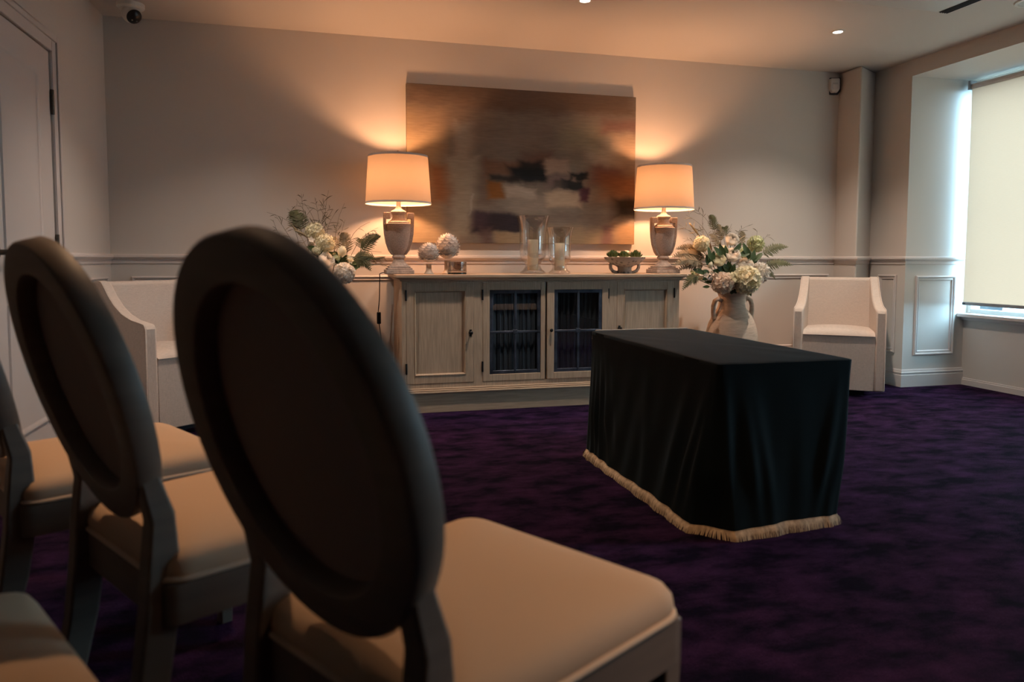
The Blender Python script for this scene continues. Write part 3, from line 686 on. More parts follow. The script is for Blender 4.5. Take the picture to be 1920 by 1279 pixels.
def rose(R, axis, layers=8):
    mb = MB(); axis = Vector(axis).normalized(); t = axis.orthogonal().normalized(); b = axis.cross(t)
    for l in range(layers):
        f = l/(layers-1); cnt = 3+l//2; rl = R*lerp(.16, .92, f**.85); tip = lerp(.05, .90, f)
        for k in range(cnt):
            a0 = k*2*PI/cnt+l*1.1+random.uniform(-.15, .15); wd = 2*PI/cnt*.66; pts = []
            for i in range(7):
                for j in range(7):
                    q = (j-3)/3; e = i/6
                    th = lerp(2.5, tip+.38*q*q, e); curl = 1+(.05+.20*f)*e**5+.03*math.sin(q*5+l)*e
                    rr = rl*curl; a = a0+q*wd
                    pts.append((t*math.cos(a)+b*math.sin(a))*(rr*math.sin(th))+axis*(rr*math.cos(th)*lerp(1.25, .8, f)))
            mb.add(pts, [(i*7+j, i*7+j+1, i*7+j+8, i*7+j+7) for i in range(6) for j in range(6)])
    return mb
def tulip(R):
    mb = MB()
    for k in range(6):
        a0 = k*PI/3; pts = []; q = .92 if k % 2 else 1.0
        for i in range(6):
            t = i/5; rr = R*q*math.sin(PI*(.12+.80*t))**.8; z = R*2.3*(t-.5)
            for j in range(5): a = a0+(j-2)/2*.62*(1-.5*t**4); pts.append((rr*math.cos(a), rr*math.sin(a), z))
        mb.add(pts, [(i*5+j, i*5+j+1, i*5+j+6, i*5+j+5) for i in range(5) for j in range(4)])
    return mb
def cluster(R, n=9):
    mb = MB()
    for i in range(n):
        d = head_vec(); d.y = -abs(d.y); c = d*R*random.uniform(.3, .85); nn = (d+Vector((0, -.6, .2))).normalized(); t = nn.orthogonal().normalized()
        for k in range(5):
            q = t.copy(); q.rotate(Matrix.Rotation(k*2*PI/5, 3, nn)); quad_petal(mb, c, nn, q, R*.42, R*.36, .35)
        mb.ball(c, R*.09, n=8, k=5)
    return mb
def flower(kind, px, py, Y, rp, label, mouth, mt, group, cat='flower'):
    p = at(px, py, Y); sc = (EYE-p).length/F; R = rp*sc*1.0
    name = {'snow': 'snowball_flower', 'rose': 'rose', 'tulip': 'tulip', 'cluster': 'flower_cluster', 'pompon': 'pompon_flower', 'hydr': 'hydrangea', 'lily': 'open_flower'}[kind]
    r = thing(name, label, cat, p, 0, group)
    if kind == 'snow': mb = snowball(R*1.08, 170, .21)
    elif kind == 'pompon': mb = snowball(R*1.08, 90, .27)
    elif kind == 'hydr': mb = snowball(R*1.06, 150, .33)
    elif kind == 'rose': mb = rose(R*1.08, (random.uniform(-.6, .6), -.7, random.uniform(.3, .9)))
    elif kind == 'tulip': mb = tulip(R); rt_ = Matrix.Rotation(.25, 3, 'Y'); mb.v = [tuple(rt_ @ Vector(v)) for v in mb.v]
    elif kind == 'lily': mb = cluster(R, 3)
    else: mb = cluster(R)
    mb.build('bloom', mt, r, ang=70, merge=False)
    d = Vector(mouth)-p
    MB().tube([(0, R*.4, -R*.35), d*.5+Vector((0, .02, -.015)), d+Vector((0, 0, -.03))], .0028, 6).build('stem', M_green1, r)
def frond(base, tip, width, label, group, mt=None, n=15, sag=.03, plane=None, solo=True):
    base, tip = Vector(base), Vector(tip); ax = tip-base; Ln = ax.length; a = ax.normalized()
    nrm = Vector(plane or (random.uniform(-.3, .3), -1, random.uniform(.1, .6))); nrm = (nrm-a*nrm.dot(a)).normalized(); side = a.cross(nrm)
    pos = lambda t: base+ax*t+Vector((0, 0, sag*math.sin(PI*t)))+nrm*(.25*sag*math.sin(PI*t))
    mb = MB().tube([pos(i/8) for i in range(9)], [lerp(.0022, .0006, i/8) for i in range(9)], 5)
    for i in range(n):
        t = lerp(.18, .99, i/(n-1)); l = width*(math.sin(PI*min(1, .22+.80*t))**.9 if t < .35 else (1-t)**.75*1.25+.04)
        l = min(l, width)*random.uniform(.88, 1.08)
        for s in (-1, 1):
            o = pos(t); d = (side*s*.9+a*.55).normalized(); d = (d+nrm*random.uniform(-.25, .12)).normalized(); e = nrm.cross(d).normalized()
            w_ = min(Ln/n*.62, l*.34); vs = [o-e*w_*.4, o+e*w_*.4]; fs = []
            K = 5
            for k in range(1, K+1):
                f = k/K; ww = w_*(1-f)**.6*(1.0 if k % 2 else .62)+.0004
                c = o+d*l*f-nrm*l*.12*f*f; vs += [c-e*ww, c+e*ww]; j = 2*k; fs.append((j-2, j-1, j+1, j))
            mb.add(vs, fs)
    ob = mb.build('fern_frond', mt or M_fern, ang=80, merge=False); return tag(ob, label, 'fern', group)
def grass_spray(base, tip, label, group, twigs=5, mt=None, plume=False):
    base, tip = Vector(base), Vector(tip); ax = tip-base; Ln = ax.length; a = ax.normalized(); nrm = Vector((0, -1, .2)); side = a.cross(nrm).normalized(); bend = random.uniform(-.20, .20)*Ln
    pos = lambda t: base+ax*t+side*bend*math.sin(PI*t)+Vector((0, 0, .06*Ln*math.sin(PI*t)))
    mb = MB().tube([pos(i/8) for i in range(9)], [lerp(.0019, .0007, i/8) for i in range(9)], 5)
    for k in range(random.randint(3, twigs+2)):
        t = random.uniform(.35, .97); s = random.choice((-1, 1)); o = pos(t); l = Ln*random.uniform(.08, .34)*(1.25-.6*t)
        d = (a*random.uniform(.3, 1)+side*s*random.uniform(.2, 1)+nrm*random.uniform(-.4, .4)).normalized(); e = (nrm.cross(d)).normalized(); cv_ = random.uniform(-.5, .5)
        pts = [o+d*l*f+e*l*cv_*f*f-Vector((0, 0, l*.25*f*f)) for f in (0, .25, .5, .75, 1)]; th = random.uniform(.6, 1.5); mb.tube(pts, [.0008, .0010*th, .0019*th, .0016*th, .0003], 4)
    if plume:
        pts = [pos(t) for t in (.55, .65, .75, .85, .95, 1.0)]; mb.tube(pts, [.002, .006, .008, .008, .006, .002], 8)
        for k in range(60):
            t = random.uniform(.55, 1); o = pos(t); d = (head_vec()+a*.8).normalized(); mb.tube([o, o+d*.013], [.0009, .0003], 3, False)
    ob = mb.build('grass_spray', mt or M_grass, ang=80, merge=False); return tag(ob, label, 'grass spray', group)
def leaf_sprig(base, pts, label, group):
    mb = MB(); base = Vector(base)
    for tip, w_ in pts:
        tip = Vector(tip); w_ *= .8; a = tip-base; l = a.length; a.normalize(); o = tip-a*min(l, w_*2.4); l = (tip-o).length; nrm = Vector((random.uniform(-.5, .5), -1, random.uniform(0, .8))); nrm = (nrm-a*nrm.dot(a)).normalized(); e = a.cross(nrm)
        mb.tube([base, o], .0014, 5); vs = [o]; fs = []
        for k, (f, q) in enumerate(((.2, .7), (.45, 1), (.7, .8), (.88, .42), (1, .03))):
            c = o+a*l*f-nrm*.12*l*f*f; vs += [c-e*w_*.5*q+nrm*.1*w_*q, c-nrm*.02*w_, c+e*w_*.5*q+nrm*.1*w_*q]
            j = 1+3*k
            fs += [(0, j+1, j), (0, j+2, j+1)] if k == 0 else [(j-3, j-2, j+1, j), (j-2, j-1, j+2, j+1)]
        mb.add(vs, fs)
    ob = mb.build('leaf_sprig', M_green1, ang=80, merge=False); return tag(ob, label, 'leaves', group)

jr = make_jar('tall pale terracotta jar with two handles, holding flowers beside the armchair')
JR = at(1372, 600, 4.93); jr.location = (JR.x, 4.93, 0)
mouthR = Vector((JR.x, 4.93, .77)); G = 'flowers in the terracotta jar'
for k, px, py, Y, rp, lab, mt in [
    ('snow', 1315, 457, 4.86, 13, 'cream snowball bloom nearest the lamp, in terracotta jar', M_petal),
    ('rose', 1372, 450, 4.90, 11, 'white rose topmost in the terracotta jar', M_petalw),
    ('snow', 1417, 458, 4.95, 13, 'greenish snowball bloom upper on the armchair side of the jar', M_petalg),
    ('pompon', 1355, 472, 4.85, 9.5, 'small cream pompon bloom under the topmost white rose', M_petal),
    ('rose', 1373, 479, 4.80, 12.5, 'large white rose in the centre of the jar bouquet', M_petalw),
    ('pompon', 1396, 474, 4.86, 8.5, 'small greenish pompon bloom just beside the central white rose', M_petalg),
    ('rose', 1348, 489, 4.80, 11.5, 'round cream ranunculus beside the central white rose', M_petal),
    ('tulip', 1332, 497, 4.80, 5.5, 'small cream bud below the lamp-side snowball bloom', M_petal),
    ('cluster', 1408, 484, 4.84, 14, 'loose white stock cluster above the biggest hydrangea', M_petalw),
    ('rose', 1398, 498, 4.80, 12.5, 'white peony directly above the biggest hydrangea', M_petalw),
    ('hydr', 1399, 525, 4.76, 21, 'biggest creamy hydrangea head drooping over the jar rim', M_petal),
    ('hydr', 1424, 511, 4.86, 15, 'white hydrangea on the armchair side of the jar', M_petalw),
    ('hydr', 1355, 530, 4.78, 17, 'blush hydrangea head over the lamp-side jar handle', M_petalp),
    ('rose', 1374, 521, 4.74, 9, 'small cream rose between the two lowest hydrangeas', M_petal),
    ('cluster', 1307, 519, 4.84, 10, 'white blossom cluster touching the sideboard end', M_petal),
    ('cluster', 1329, 517, 4.80, 11, 'white blossom cluster between sideboard and blush hydrangea', M_petalw),
    ('cluster', 1425, 524, 4.80, 9, 'white blossom cluster low beside the biggest hydrangea', M_petalw),
    ('cluster', 1300, 512, 4.90, 7, 'tiny pale blossoms behind the sideboard-end cluster', M_petalg)]:
    flower(k, px, py, Y, rp, lab, mouthR, mt, G)
GF = 'fern fronds in the terracotta jar'
for b_, t_, Yb, Yt, w_, lab, mt in [
    ((1422, 484), (1478, 463), 4.86, 4.86, .050, 'fern frond rising toward the armchair from the terracotta jar', None),
    ((1426, 504), (1487, 498), 4.84, 4.82, .048, 'level fern frond reaching over the armchair from the jar', None),
    ((1432, 515), (1454, 525), 4.84, 4.82, .030, 'short fern frond drooping beside the white hydrangea', None),
    ((1341, 441), (1332, 403), 4.95, 4.97, .040, 'upright fern frond tallest in the terracotta jar', None),
    ((1362, 448), (1357, 427), 4.95, 4.96, .036, 'short upright fern frond above the topmost white rose', None),
    ((1320, 485), (1258, 483), 4.86, 4.88, .050, 'dusty fern frond reaching level toward the lamp foot', M_ferndry),
    ((1322, 480), (1266, 467), 4.90, 4.93, .048, 'dusty fern frond tilted up toward the right lamp', M_ferndry),
    ((1318, 494), (1262, 498), 4.80, 4.78, .046, 'dusty fern frond in front of the sideboard end', M_ferndry),
    ((1312, 518), (1279, 545), 4.74, 4.72, .045, 'fern frond hanging down past the sideboard end', None),
    ((1350, 470), (1330, 440), 4.92, 4.95, .045, 'fern frond behind the lamp-side snowball bloom', M_ferndry),
    ((1330, 490), (1272, 476), 4.88, 4.90, .050, 'dusty fern frond between lamp foot and snowball bloom', M_ferndry),
    ((1326, 500), (1268, 508), 4.82, 4.80, .044, 'dusty fern frond resting over the sideboard corner', M_ferndry),
    ((1352, 462), (1346, 420), 4.94, 4.97, .044, 'dusty upright fern frond behind the small cream pompon', M_ferndry),
    ((1388, 470), (1392, 434), 4.94, 4.97, .044, 'dusty upright fern frond behind the topmost white rose', M_ferndry)]:
    frond(at(*b_, Yb), at(*t_, Yt), w_*1.3, lab, GF, mt)
for tp_, pl_ in [((1301, 390), 0), ((1286, 403), 0), ((1272, 421), 0), ((1280, 447), 0), ((1292, 418), 1), ((1318, 401), 0), ((1345, 424), 0), ((1372, 420), 0), ((1406, 422), 0), ((1440, 439), 0), ((1420, 432), 0), ((1388, 428), 0), ((1340, 445), 1), ((1362, 440), 1), ((1398, 442), 1), ((1328, 452), 1)]:
    grass_spray(at(1355+(tp_[0]-1355)*.25, 500, 4.93), at(*tp_, 4.93+random.uniform(-.06, .08)), 'thin branching grass spray rising from the terracotta jar beside the armchair', 'grass sprays in the terracotta jar', 7, M_plume if pl_ else M_grass, pl_)
for bs, pts, lab in [((1330, 500), [((1331, 462), .06), ((1340, 470), .06), ((1325, 478), .05), ((1338, 482), .05)], 'green leaves beside the lamp-side snowball bloom'),
                     ((1405, 500), [((1430, 473), .05), ((1417, 468), .06), ((1402, 463), .05), ((1424, 482), .04), ((1395, 455), .05)], 'glossy green leaves below the greenish snowball bloom'),
                     ((1372, 540), [((1372, 552), .07), ((1382, 550), .06), ((1365, 547), .05)], 'dark green leaves between the two lowest hydrangeas'),
                     ((1370, 520), [((1350, 507), .06), ((1362, 503), .06), ((1382, 507), .06), ((1376, 498), .05), ((1344, 515), .05)], 'dark green leaves in the heart of the jar bouquet'),
                     ((1368, 515), [((1338, 505), .07), ((1345, 498), .07), ((1356, 492), .07), ((1366, 490), .07), ((1380, 495), .07), ((1386, 505), .06), ((1360, 512), .07), ((1376, 512), .06)], 'dark leaf cluster under the central white rose'),
                     ((1360, 490), [((1340, 462), .06), ((1350, 458), .06), ((1362, 460), .06), ((1385, 462), .06), ((1392, 456), .06), ((1410, 470), .06)], 'grey-green leaves behind the upper white roses'),
                     ((1330, 515), [((1300, 505), .05), ((1310, 508), .05), ((1320, 506), .05), ((1318, 526), .05), ((1335, 528), .05)], 'small green leaves round the sideboard-end blossom clusters'),
                     ((1400, 535), [((1409, 556), .03), ((1420, 540), .035), ((1318, 538), .03), ((1322, 528), .03)], 'small dark leaves hanging under the biggest hydrangea')]:
    leaf_sprig(at(*bs, 4.80), [(at(*q, 4.79), w_) for q, w_ in pts], lab, None)

jl = make_jar('pale terracotta flower jar hidden behind the nearest oval-backed chair')
JL = at(612, 560, 4.95); jl.location = (JL.x, 4.95, 0)
mouthL = Vector((JL.x, 4.95, .77)); G = 'flowers between armchair and left lamp'
for k, px, py, Y, rp, lab, mt in [
    ('snow', 590, 435, 4.92, 15, 'cream snowball bloom highest in the arrangement behind the chair', M_petal),
    ('lily', 581, 453, 4.88, 14, 'open white bloom just below the highest snowball', M_petalw),
    ('snow', 610, 456, 4.84, 14.5, 'second cream snowball bloom, lower and nearer the left lamp', M_petal),
    ('tulip', 641, 471, 4.84, 8.5, 'single cream tulip bud near the left lamp', M_petal),
    ('rose', 611, 489, 4.80, 14, 'white rose half hidden by the nearest oval chair back', M_petalw),
    ('hydr', 646, 512, 4.80, 16, 'white hydrangea lowest beside the chair back edge', M_petalw),
    ('cluster', 656, 487, 4.86, 10, 'small white blossom cluster below the tulip bud', M_petal),
    ('cluster', 682, 489, 4.90, 8, 'small pale blossoms nearest the left lamp foot', M_petalg),
    ('pompon', 594, 470, 4.82, 7, 'tiny cream pompon bloom between snowball and chair back', M_petal),
    ('cluster', 630, 482, 4.84, 8, 'pale blossom cluster between white rose and tulip bud', M_petalg)]:
    flower(k, px, py, Y, rp, lab, mouthL, mt, G)
GF = 'fern fronds left of the left lamp'
for b_, t_, Yb, Yt, w_, lab, mt in [
    ((648, 488), (645, 436), 4.92, 4.96, .055, 'upright fern frond behind the tulip bud', M_ferndry),
    ((672, 478), (713, 442), 4.90, 4.90, .052, 'fern frond slanting up toward the left lamp urn', None),
    ((676, 474), (677, 450), 4.94, 4.96, .040, 'short upright fern frond before the left lamp', None),
    ((664, 488), (696, 508), 4.80, 4.76, .048, 'fern frond drooping over the chair rail by the lamp', None),
    ((628, 478), (622, 446), 4.90, 4.94, .045, 'fern frond behind the second snowball bloom', M_ferndry),
    ((655, 492), (705, 486), 4.86, 4.86, .045, 'level fern frond pointing at the left lamp foot', None),
    ((560, 440), (548, 396), 4.96, 4.98, .055, 'dark bushy fern frond at the far left of arrangement', None),
    ((566, 442), (560, 400), 4.94, 4.98, .050, 'dark fern frond beside the highest snowball', None)]:
    frond(at(*b_, Yb), at(*t_, Yt), w_*1.3, lab, GF, mt)
for tp_, pl_ in [((616, 357), 0), ((565, 363), 0), ((555, 373), 0), ((500, 398), 0), ((516, 402), 0), ((620, 388), 0), ((646, 381), 0), ((647, 412), 0), ((694, 416), 0), ((709, 427), 0), ((547, 387), 0), ((538, 391), 0), ((590, 370), 0), ((607, 372), 0), ((570, 380), 0), ((628, 400), 0), ((625, 420), 0), ((512, 412), 0),
                 ((700, 497), 1), ((712, 488), 1), ((722, 482), 1), ((688, 480), 1), ((552, 432), 1), ((546, 420), 1), ((722, 500), 0), ((716, 473), 0)]:
    grass_spray(at(612+(tp_[0]-612)*.45, 485, 4.93), at(*tp_, 4.95+random.uniform(-.06, .08)), 'thin branching grass spray fanning out between the left armchair and left lamp', 'grass sprays left of the left lamp', 7, M_plume if pl_ else M_grass, pl_)
for bs, pts, lab in [((600, 480), [((597, 448), .055), ((590, 462), .055), ((600, 456), .05), ((640, 484), .05), ((632, 474), .05)], 'bright green leaves between the two cream snowballs'),
                     ((640, 500), [((668, 505), .05), ((660, 498), .05), ((676, 500), .045), ((650, 478), .05)], 'green leaves above the lowest white hydrangea'),
                     ((640, 495), [((620, 478), .06), ((628, 470), .06), ((650, 482), .06), ((664, 482), .06), ((672, 492), .05), ((634, 500), .06)], 'olive leaves round the tulip bud'),
                     ((610, 475), [((575, 462), .06), ((585, 476), .06), ((602, 470), .06), ((616, 474), .06)], 'olive leaves under the open white bloom')]:
    leaf_sprig(at(*bs, 4.86), [(at(*q, 4.85), w_) for q, w_ in pts], lab, None)

# ------------------------------------------------------------------ armchairs
def make_armchair(label):
    r = thing('armchair', label, 'armchair', group='pair of oatmeal linen tub armchairs')
    W, Dp = .63, .63
    tp = lambda mb: setattr(mb, 'v', [(x*(1-.13*max(0, y)/Dp), y, z) for x, y, z in mb.v]) or mb
    arm = [(0, .05), (.002, .62), (.02, .645), (.06, .650), (.16, .662), (.26, .690), (.35, .735), (.42, .790), (.47, .840), (.50, .866), (.56, .875), (.615, .868), (.625, .84), (Dp, .05)]
    for s in (-1, 1):
        a = MB().prism(arm, lambda y, z: (s*W/2, y, z), lambda y, z: (s*(W/2-.07), y, z))
        am = tp(a).build('arm', M_linen, r, bevel=.012, seg=3)
        pts = [(s*(W/2-.004), y, z) for y, z in arm[1:11]]
        tp(MB().tube([(s*(W/2-.003), .001, .06)]+pts, .0035, 6)).build('seam', M_linen, am)
    b = MB().prism([(.44, .40), (.515, .858), (.54, .868), (.60, .868), (.615, .85), (.62, .10), (.44, .10)], lambda y, z: (-(W/2-.055), y, z), lambda y, z: (W/2-.055, y, z))
    tp(b).build('backrest', M_linen, r, bevel=.014, seg=3)
    f = MB().box(-(W/2-.068), W/2-.068, .004, .50, .05, .445)
    tp(f).build('seat_base', M_linen, r, bevel=.006)
    n = 14; c = MB(); x0 = W/2-.071
    ls = []
    for i in range(n+1):
        y = lerp(.002, .47, i/n); e = min(1, min(i/n, 1)*6)**.5 if i < 3 else 1
        row = []
        for j in range(17):
            t = j/16*2-1; h = .445+.048*(1-abs(t)**5*.5)*e if 0 else .455+.042*(1-t*t*.35)*(e if i else .0)
            row.append((x0*t, y, h))
        ls.append(row+[(x0, y, .43), (-x0, y, .43)])
    tp(MB().loops(ls, True)).build('seat_cushion', M_linen, r, ang=60)
    tp(MB().tube([(-x0, -.001, .452), (0, -.002, .453), (x0, -.001, .452)], .004, 6)).build('seat_piping', M_linen, r)
    MB().lathe([(.21, 0), (.21, .05)], 4).build('swivel_plinth', M_plinth, r)
    r.children[-1].location = (0, .31, 0); r.children[-1].rotation_euler = (0, 0, PI/4); r.children[-1].scale = (1.25, 1.25, 1)
    return r
ac = make_armchair('pale linen armchair in the corner beside the window bay')
ac.location = (3.70, 4.60, 0); ac.rotation_euler = (0, 0, -math.radians(38))
ac2 = copy_tree(ac); ac2['label'] = 'pale linen armchair in the door corner behind the oval-backed chairs'
ac2.location = (-.672, 4.55, 0); ac2.rotation_euler = (0, 0, math.radians(42))

# ------------------------------------------------------------------ oval-backed dining chairs
def rr_outline(pts, rad, n=6):
    """round the corners of a plan polygon"""
    out = []; k = len(pts)
    for i in range(k):
        p, a, b = Vector(pts[i]), Vector(pts[i-1]), Vector(pts[(i+1) % k]); u = (a-p).normalized(); v = (b-p).normalized()
        for j in range(n+1):
            t = j/n; p0 = p+u*rad; p1 = p+v*rad
            out.append(p0*(1-t)**2+p*2*t*(1-t)+p1*t*t)
    return out
BX, BZ, BC, TILT = .255, .272, .778, math.radians(15.5)
def make_chair():
    r = thing('dining_chair', '', 'chair', group='oval-backed chairs in rows')
    plan = [(-.25, .262), (.25, .262), (.23, -.235), (-.23, -.235)]
    o = rr_outline(plan, .055); ctr = Vector((0, .005))
    ls = []
    for sc, z in ((.96, .432), (.985, .440), (.997, .455), (.988, .470), (.955, .483), (.875, .493), (.70, .502), (.45, .507), (.2, .509)):
        ls.append([((ctr+(p-ctr)*sc).x, (ctr+(p-ctr)*sc).y, z) for p in o])
    sc_ = MB().loops(ls, True).build('seat_cushion', M_seat, r, ang=60)
    MB().ring([(p.x*.996, p.y*.996, .441) for p in o], .0052).build('piping', M_piping, sc_)
    ap = rr_outline(plan, .03); ain = [Vector((p.x*.86, p.y*.86)) for p in ap]
    MB().loops([[(p.x*.995, p.y*.995, z) for p in ap] for z in (.362, .434)]+[[(p.x, p.y, z) for p in ain] for z in (.434, .362)]+[[(p.x*.995, p.y*.995, .362) for p in ap]], True, False, False).build('seat_rail', M_chair, r, ang=40)
    for s in (-1, 1):                                        # front legs: square, tapered
        lg = [(0, .016), (.20, .019), (.362, .0235), (.432, .0235)]
        MB().loops([[(s*.222+dx*q, .234+dy*q, z) for dx, dy in ((-1, -1), (1, -1), (1, 1), (-1, 1))] for z, q in lg], True).build('leg', M_chair, r, bevel=.004)
    bp = Vector((0, -.205, .48)); B = Vector((0, -math.sin(TILT), math.cos(TILT))); Nn = Vector((0, math.cos(TILT), math.sin(TILT)))
    def bk(a, b, c): return Vector((a, 0, 0))+bp+B*(b+(BC-.48)/math.cos(TILT))+Nn*c
    for s in (-1, 1):                                        # rear legs sweep up into the oval
        path = [(.178, -.310, 0, .017, .021), (.180, -.276, .12, .019, .024), (.184, -.246, .26, .021, .028), (.187, -.230, .38, .022, .030), (.188, -.226, .46, .022, .029)]
        ls = []
        for x, y, z, hx, hy in path: ls.append([(s*x+dx*hx, y+dy*hy, z) for dx, dy in ((-1, -1), (1, -1), (1, 1), (-1, 1))])
        for x, b, hx, hc in ((.186, -.235, .021, .022), (.186, -.18, .019, .019), (.190, -.13, .015, .016)):
            ls.append([bk(s*x+dx*hx, b, dy*hc) for dx, dy in ((-1, -1), (1, -1), (1, 1), (-1, 1))])
        MB().loops(ls, True).build('leg', M_chair, r, bevel=.005)
    n = 72; ls = []                                          # oval frame ring
    sec = [(-.5, -.36), (-.5, .36), (-.44, .47), (-.30, .5), (.30, .5), (.44, .47), (.5, .36), (.5, -.36), (.44, -.47), (.30, -.5), (-.30, -.5), (-.44, -.47)]
    RW, TH = .062, .048
    for i in range(n):
        t = 2*PI*i/n; ca, sa = math.cos(t), math.sin(t)
        ls.append([bk((BX-RW/2+p*RW)*ca, (BZ-RW/2+p*RW)*sa, q*TH) for p, q in sec])
    ls.append(ls[0])
    MB().loops(ls, True, False, False).build('oval_frame', M_chair, r, ang=40)
    def disc(c0, dome, k=1.01):
        ls = []
        for f in (1, .96, .88, .7, .45, .2, .04):
            ls.append([bk((BX-RW)*k*f*math.cos(2*PI*i/48), (BZ-RW)*k*f*math.sin(2*PI*i/48), c0+dome*(1-f**3)) for i in range(48)])
        return ls
    MB().loops(disc(.010, -.005), True).build('back_panel', M_backfab, r, ang=60)
    MB().loops(disc(.014, .026), True).build('back_cushion', M_seat, r, ang=60)
    return r
CA, SA = math.cos(YAW), math.sin(YAW)
def LF(l, f): return Vector((l*CA-f*SA, l*SA+f*CA, 0))
ch = make_chair()
FACE = math.atan2(.50, .857)-PI/2
seats = [((-.080, 1.132), .03, 'nearest oval-backed chair, large in front of the camera with its seat at right'),
         ((-.606, 1.566), .035, 'second oval-backed chair of the row, between nearest chair and frame edge'),
         ((-1.118, 1.976), 0, 'farthest oval-backed chair of the row, beside the door wall, partly cut off'),
         ((-.785, .795), 0, 'chair of the row behind, only its rounded seat corner showing')]
for i, (lf, dr_, lab) in enumerate(seats):
    o = ch if i == 0 else copy_tree(ch)
    o.location = LF(*lf); o.rotation_euler = (0, 0, FACE+dr_); o['label'] = lab

# ------------------------------------------------------------------ covered table
TX0, TX1, TY0, TY1, TZ = 1.388, 1.962, 2.350, 3.625, .628
tb = thing('display_table', 'long low table under the black velvet cover, pale edge showing at far end', 'table', ((TX0+TX1)/2, (TY0+TY1)/2, 0))
ox, oy = (TX0+TX1)/2, (TY0+TY1)/2
MB().box(TX0+.012-ox, TX1-.012-ox, TY0+.012-oy, TY1+.018-oy, TZ-.045, TZ-.004).build('tabletop', M_board, tb, bevel=.003)
MB().box(TX0+.03-ox, TX1-.01-ox, TY1+.003-oy, TY1+.017-oy, TZ-.006, TZ+.006).build('end_trim', M_board, tb, bevel=.002)
for a in (TX0+.06, TX1-.06):
    for b in (TY0+.08, TY1-.08): MB().box(a-.02-ox, a+.02-ox, b-.02-oy, b+.02-oy, 0, TZ-.045).build('leg', M_iron, tb)
def cloth():
    per = []                                                 # plan outline: corners rounded, dense
    rc = .018
    cs = [(TX0, TY1, -1, 1), (TX0, TY0, -1, -1), (TX1, TY0, 1, -1), (TX1, TY1, 1, 1)]
    def seg(a, b, n):
        for i in range(n): per.append((Vector(a).lerp(Vector(b), i/n)))
    seg((TX0, TY1-rc), (TX0, TY0+rc), 150)
    for i in range(6): a = PI+PI/2*i/6; per.append(Vector((TX0+rc+rc*math.cos(a), TY0+rc+rc*math.sin(a))))
    seg((TX0+rc, TY0), (TX1-rc, TY0), 80)
    for i in range(6): a = 1.5*PI+PI/2*i/6; per.append(Vector((TX1-rc+rc*math.cos(a), TY0+rc+rc*math.sin(a))))
    seg((TX1, TY0+rc), (TX1, TY1-rc), 110)
    for i in range(6): a = PI/2*i/6; per.append(Vector((TX1-rc+rc*math.cos(a), TY1-rc+rc*math.sin(a))))
    seg((TX1-rc, TY1), (TX0+rc, TY1), 60)
    for i in range(6): a = PI/2+PI/2*i/6; per.append(Vector((TX0+rc+rc*math.cos(a), TY1-rc+rc*math.sin(a))))
    k = len(per); cum = [0]
    for i in range(1, k): cum.append(cum[-1]+(per[i]-per[i-1]).length)
    nrm = []
    for i in range(k):
        t = (per[(i+1) % k]-per[i-1]).normalized(); nrm.append(Vector((t.y, -t.x))*-1)
    for i in range(k):
        c = Vector((ox, oy))
        if nrm[i].dot(per[i]-c) < 0: nrm[i] = -nrm[i]
    Ls = cum[150]; Lf = cum[236]                              # left side length; end of the front
    # folds: (where along the outline at the hem, slant of the fold up the cloth, width, height)
    folds = [(.10, -.06, .030, .020), (.20, -.13, .028, .022), (.31, -.20, .026, .020), (.43, -.27, .030, .016), (.56, -.34, .04, .007), (.80, -.12, .05, .010), (.98, .10, .04, .016), (1.08, .14, .03, .018), (1.17, .10, .028, .020), (1.235, .05, .03, .03),
             (1.40, -.06, .03, .018), (1.47, -.09, .03, .014), (1.60, .02, .05, .010), (1.70, .08, .028, .018), (1.78, .04, .03, .016), (1.84, .01, .02, .01)]
    rows = 34
    def hem_z(i): return .034+.004*math.sin(cum[i]*9)
    def point(i, t):
        """t 0 at the table edge, 1 at the hem"""
        s = cum[i]; p = per[i]; n = nrm[i]
        off = 0
        left = smooth((Ls+.02-s)/.05); front = smooth((s-Ls+.0)/.05)*smooth((Lf-s)/.05)
        right = smooth((s-Lf+.02)/.05)
        flare = .074*left+(.062-.045*smooth((s-Ls)/(Lf-Ls)))*front-.040*right*smooth((s-Lf)/.2) 
        if s < .3: flare *= 1
        off += flare*t**1.25
        for c, sl, w_, h in folds:
            q = (s-(c+sl*(1-t)))/w_; off += h*math.exp(-q*q)*smooth(t*1.3)*(1-.72*smooth((t-.62)/.36))
        for m_ in range(8):
            q = (s-(Lf+.10+m_*.16))/.03; off += .014*math.exp(-q*q)*t*(1-.7*smooth((t-.6)/.4))
        off += .003*math.sin(s*37+t*4)*t
        z = lerp(TZ, hem_z(i), t)
        sh = Vector((0, 0))
        # far end of the left side pulls in at the hem
        sh.y -= .12*smooth((.35-s)/.35)*t*smooth(left)
        if s > Lf-.5 and s < Lf+.3: sh.x -= .05*t*smooth((s-Lf+.45)/.4)*(1-smooth((s-Lf-.1)/.2))
        return Vector((p.x+n.x*off+sh.x, p.y+n.y*off+sh.y, z))
    mb = MB(); ls = []
    for f, dz in ((.02, .004), (.3, .004), (.6, .004), (.85, .004), (.96, .0035), (.99, .002)):
        row = []
        for i in range(k):
            c = Vector((ox, oy)); q = c+(per[i]-c)*f
            row.append((q.x, q.y, TZ+dz+.0022*math.sin(q.x*31+q.y*7)*math.sin(q.y*13)*(1 if f < .9 else .4)))
        ls.append(row)
    for j in range(rows+1): ls.append([tuple(point(i, j/rows)) for i in range(k)])
    mb.loops(ls, True, True, False)
    cover = mb.build('table_cover', M_velvet, ang=60, merge=False)
    tag(cover, 'black-green velvet cover draped to the floor over the low table', 'tablecloth')
    fr = MB(); top = []; out = []
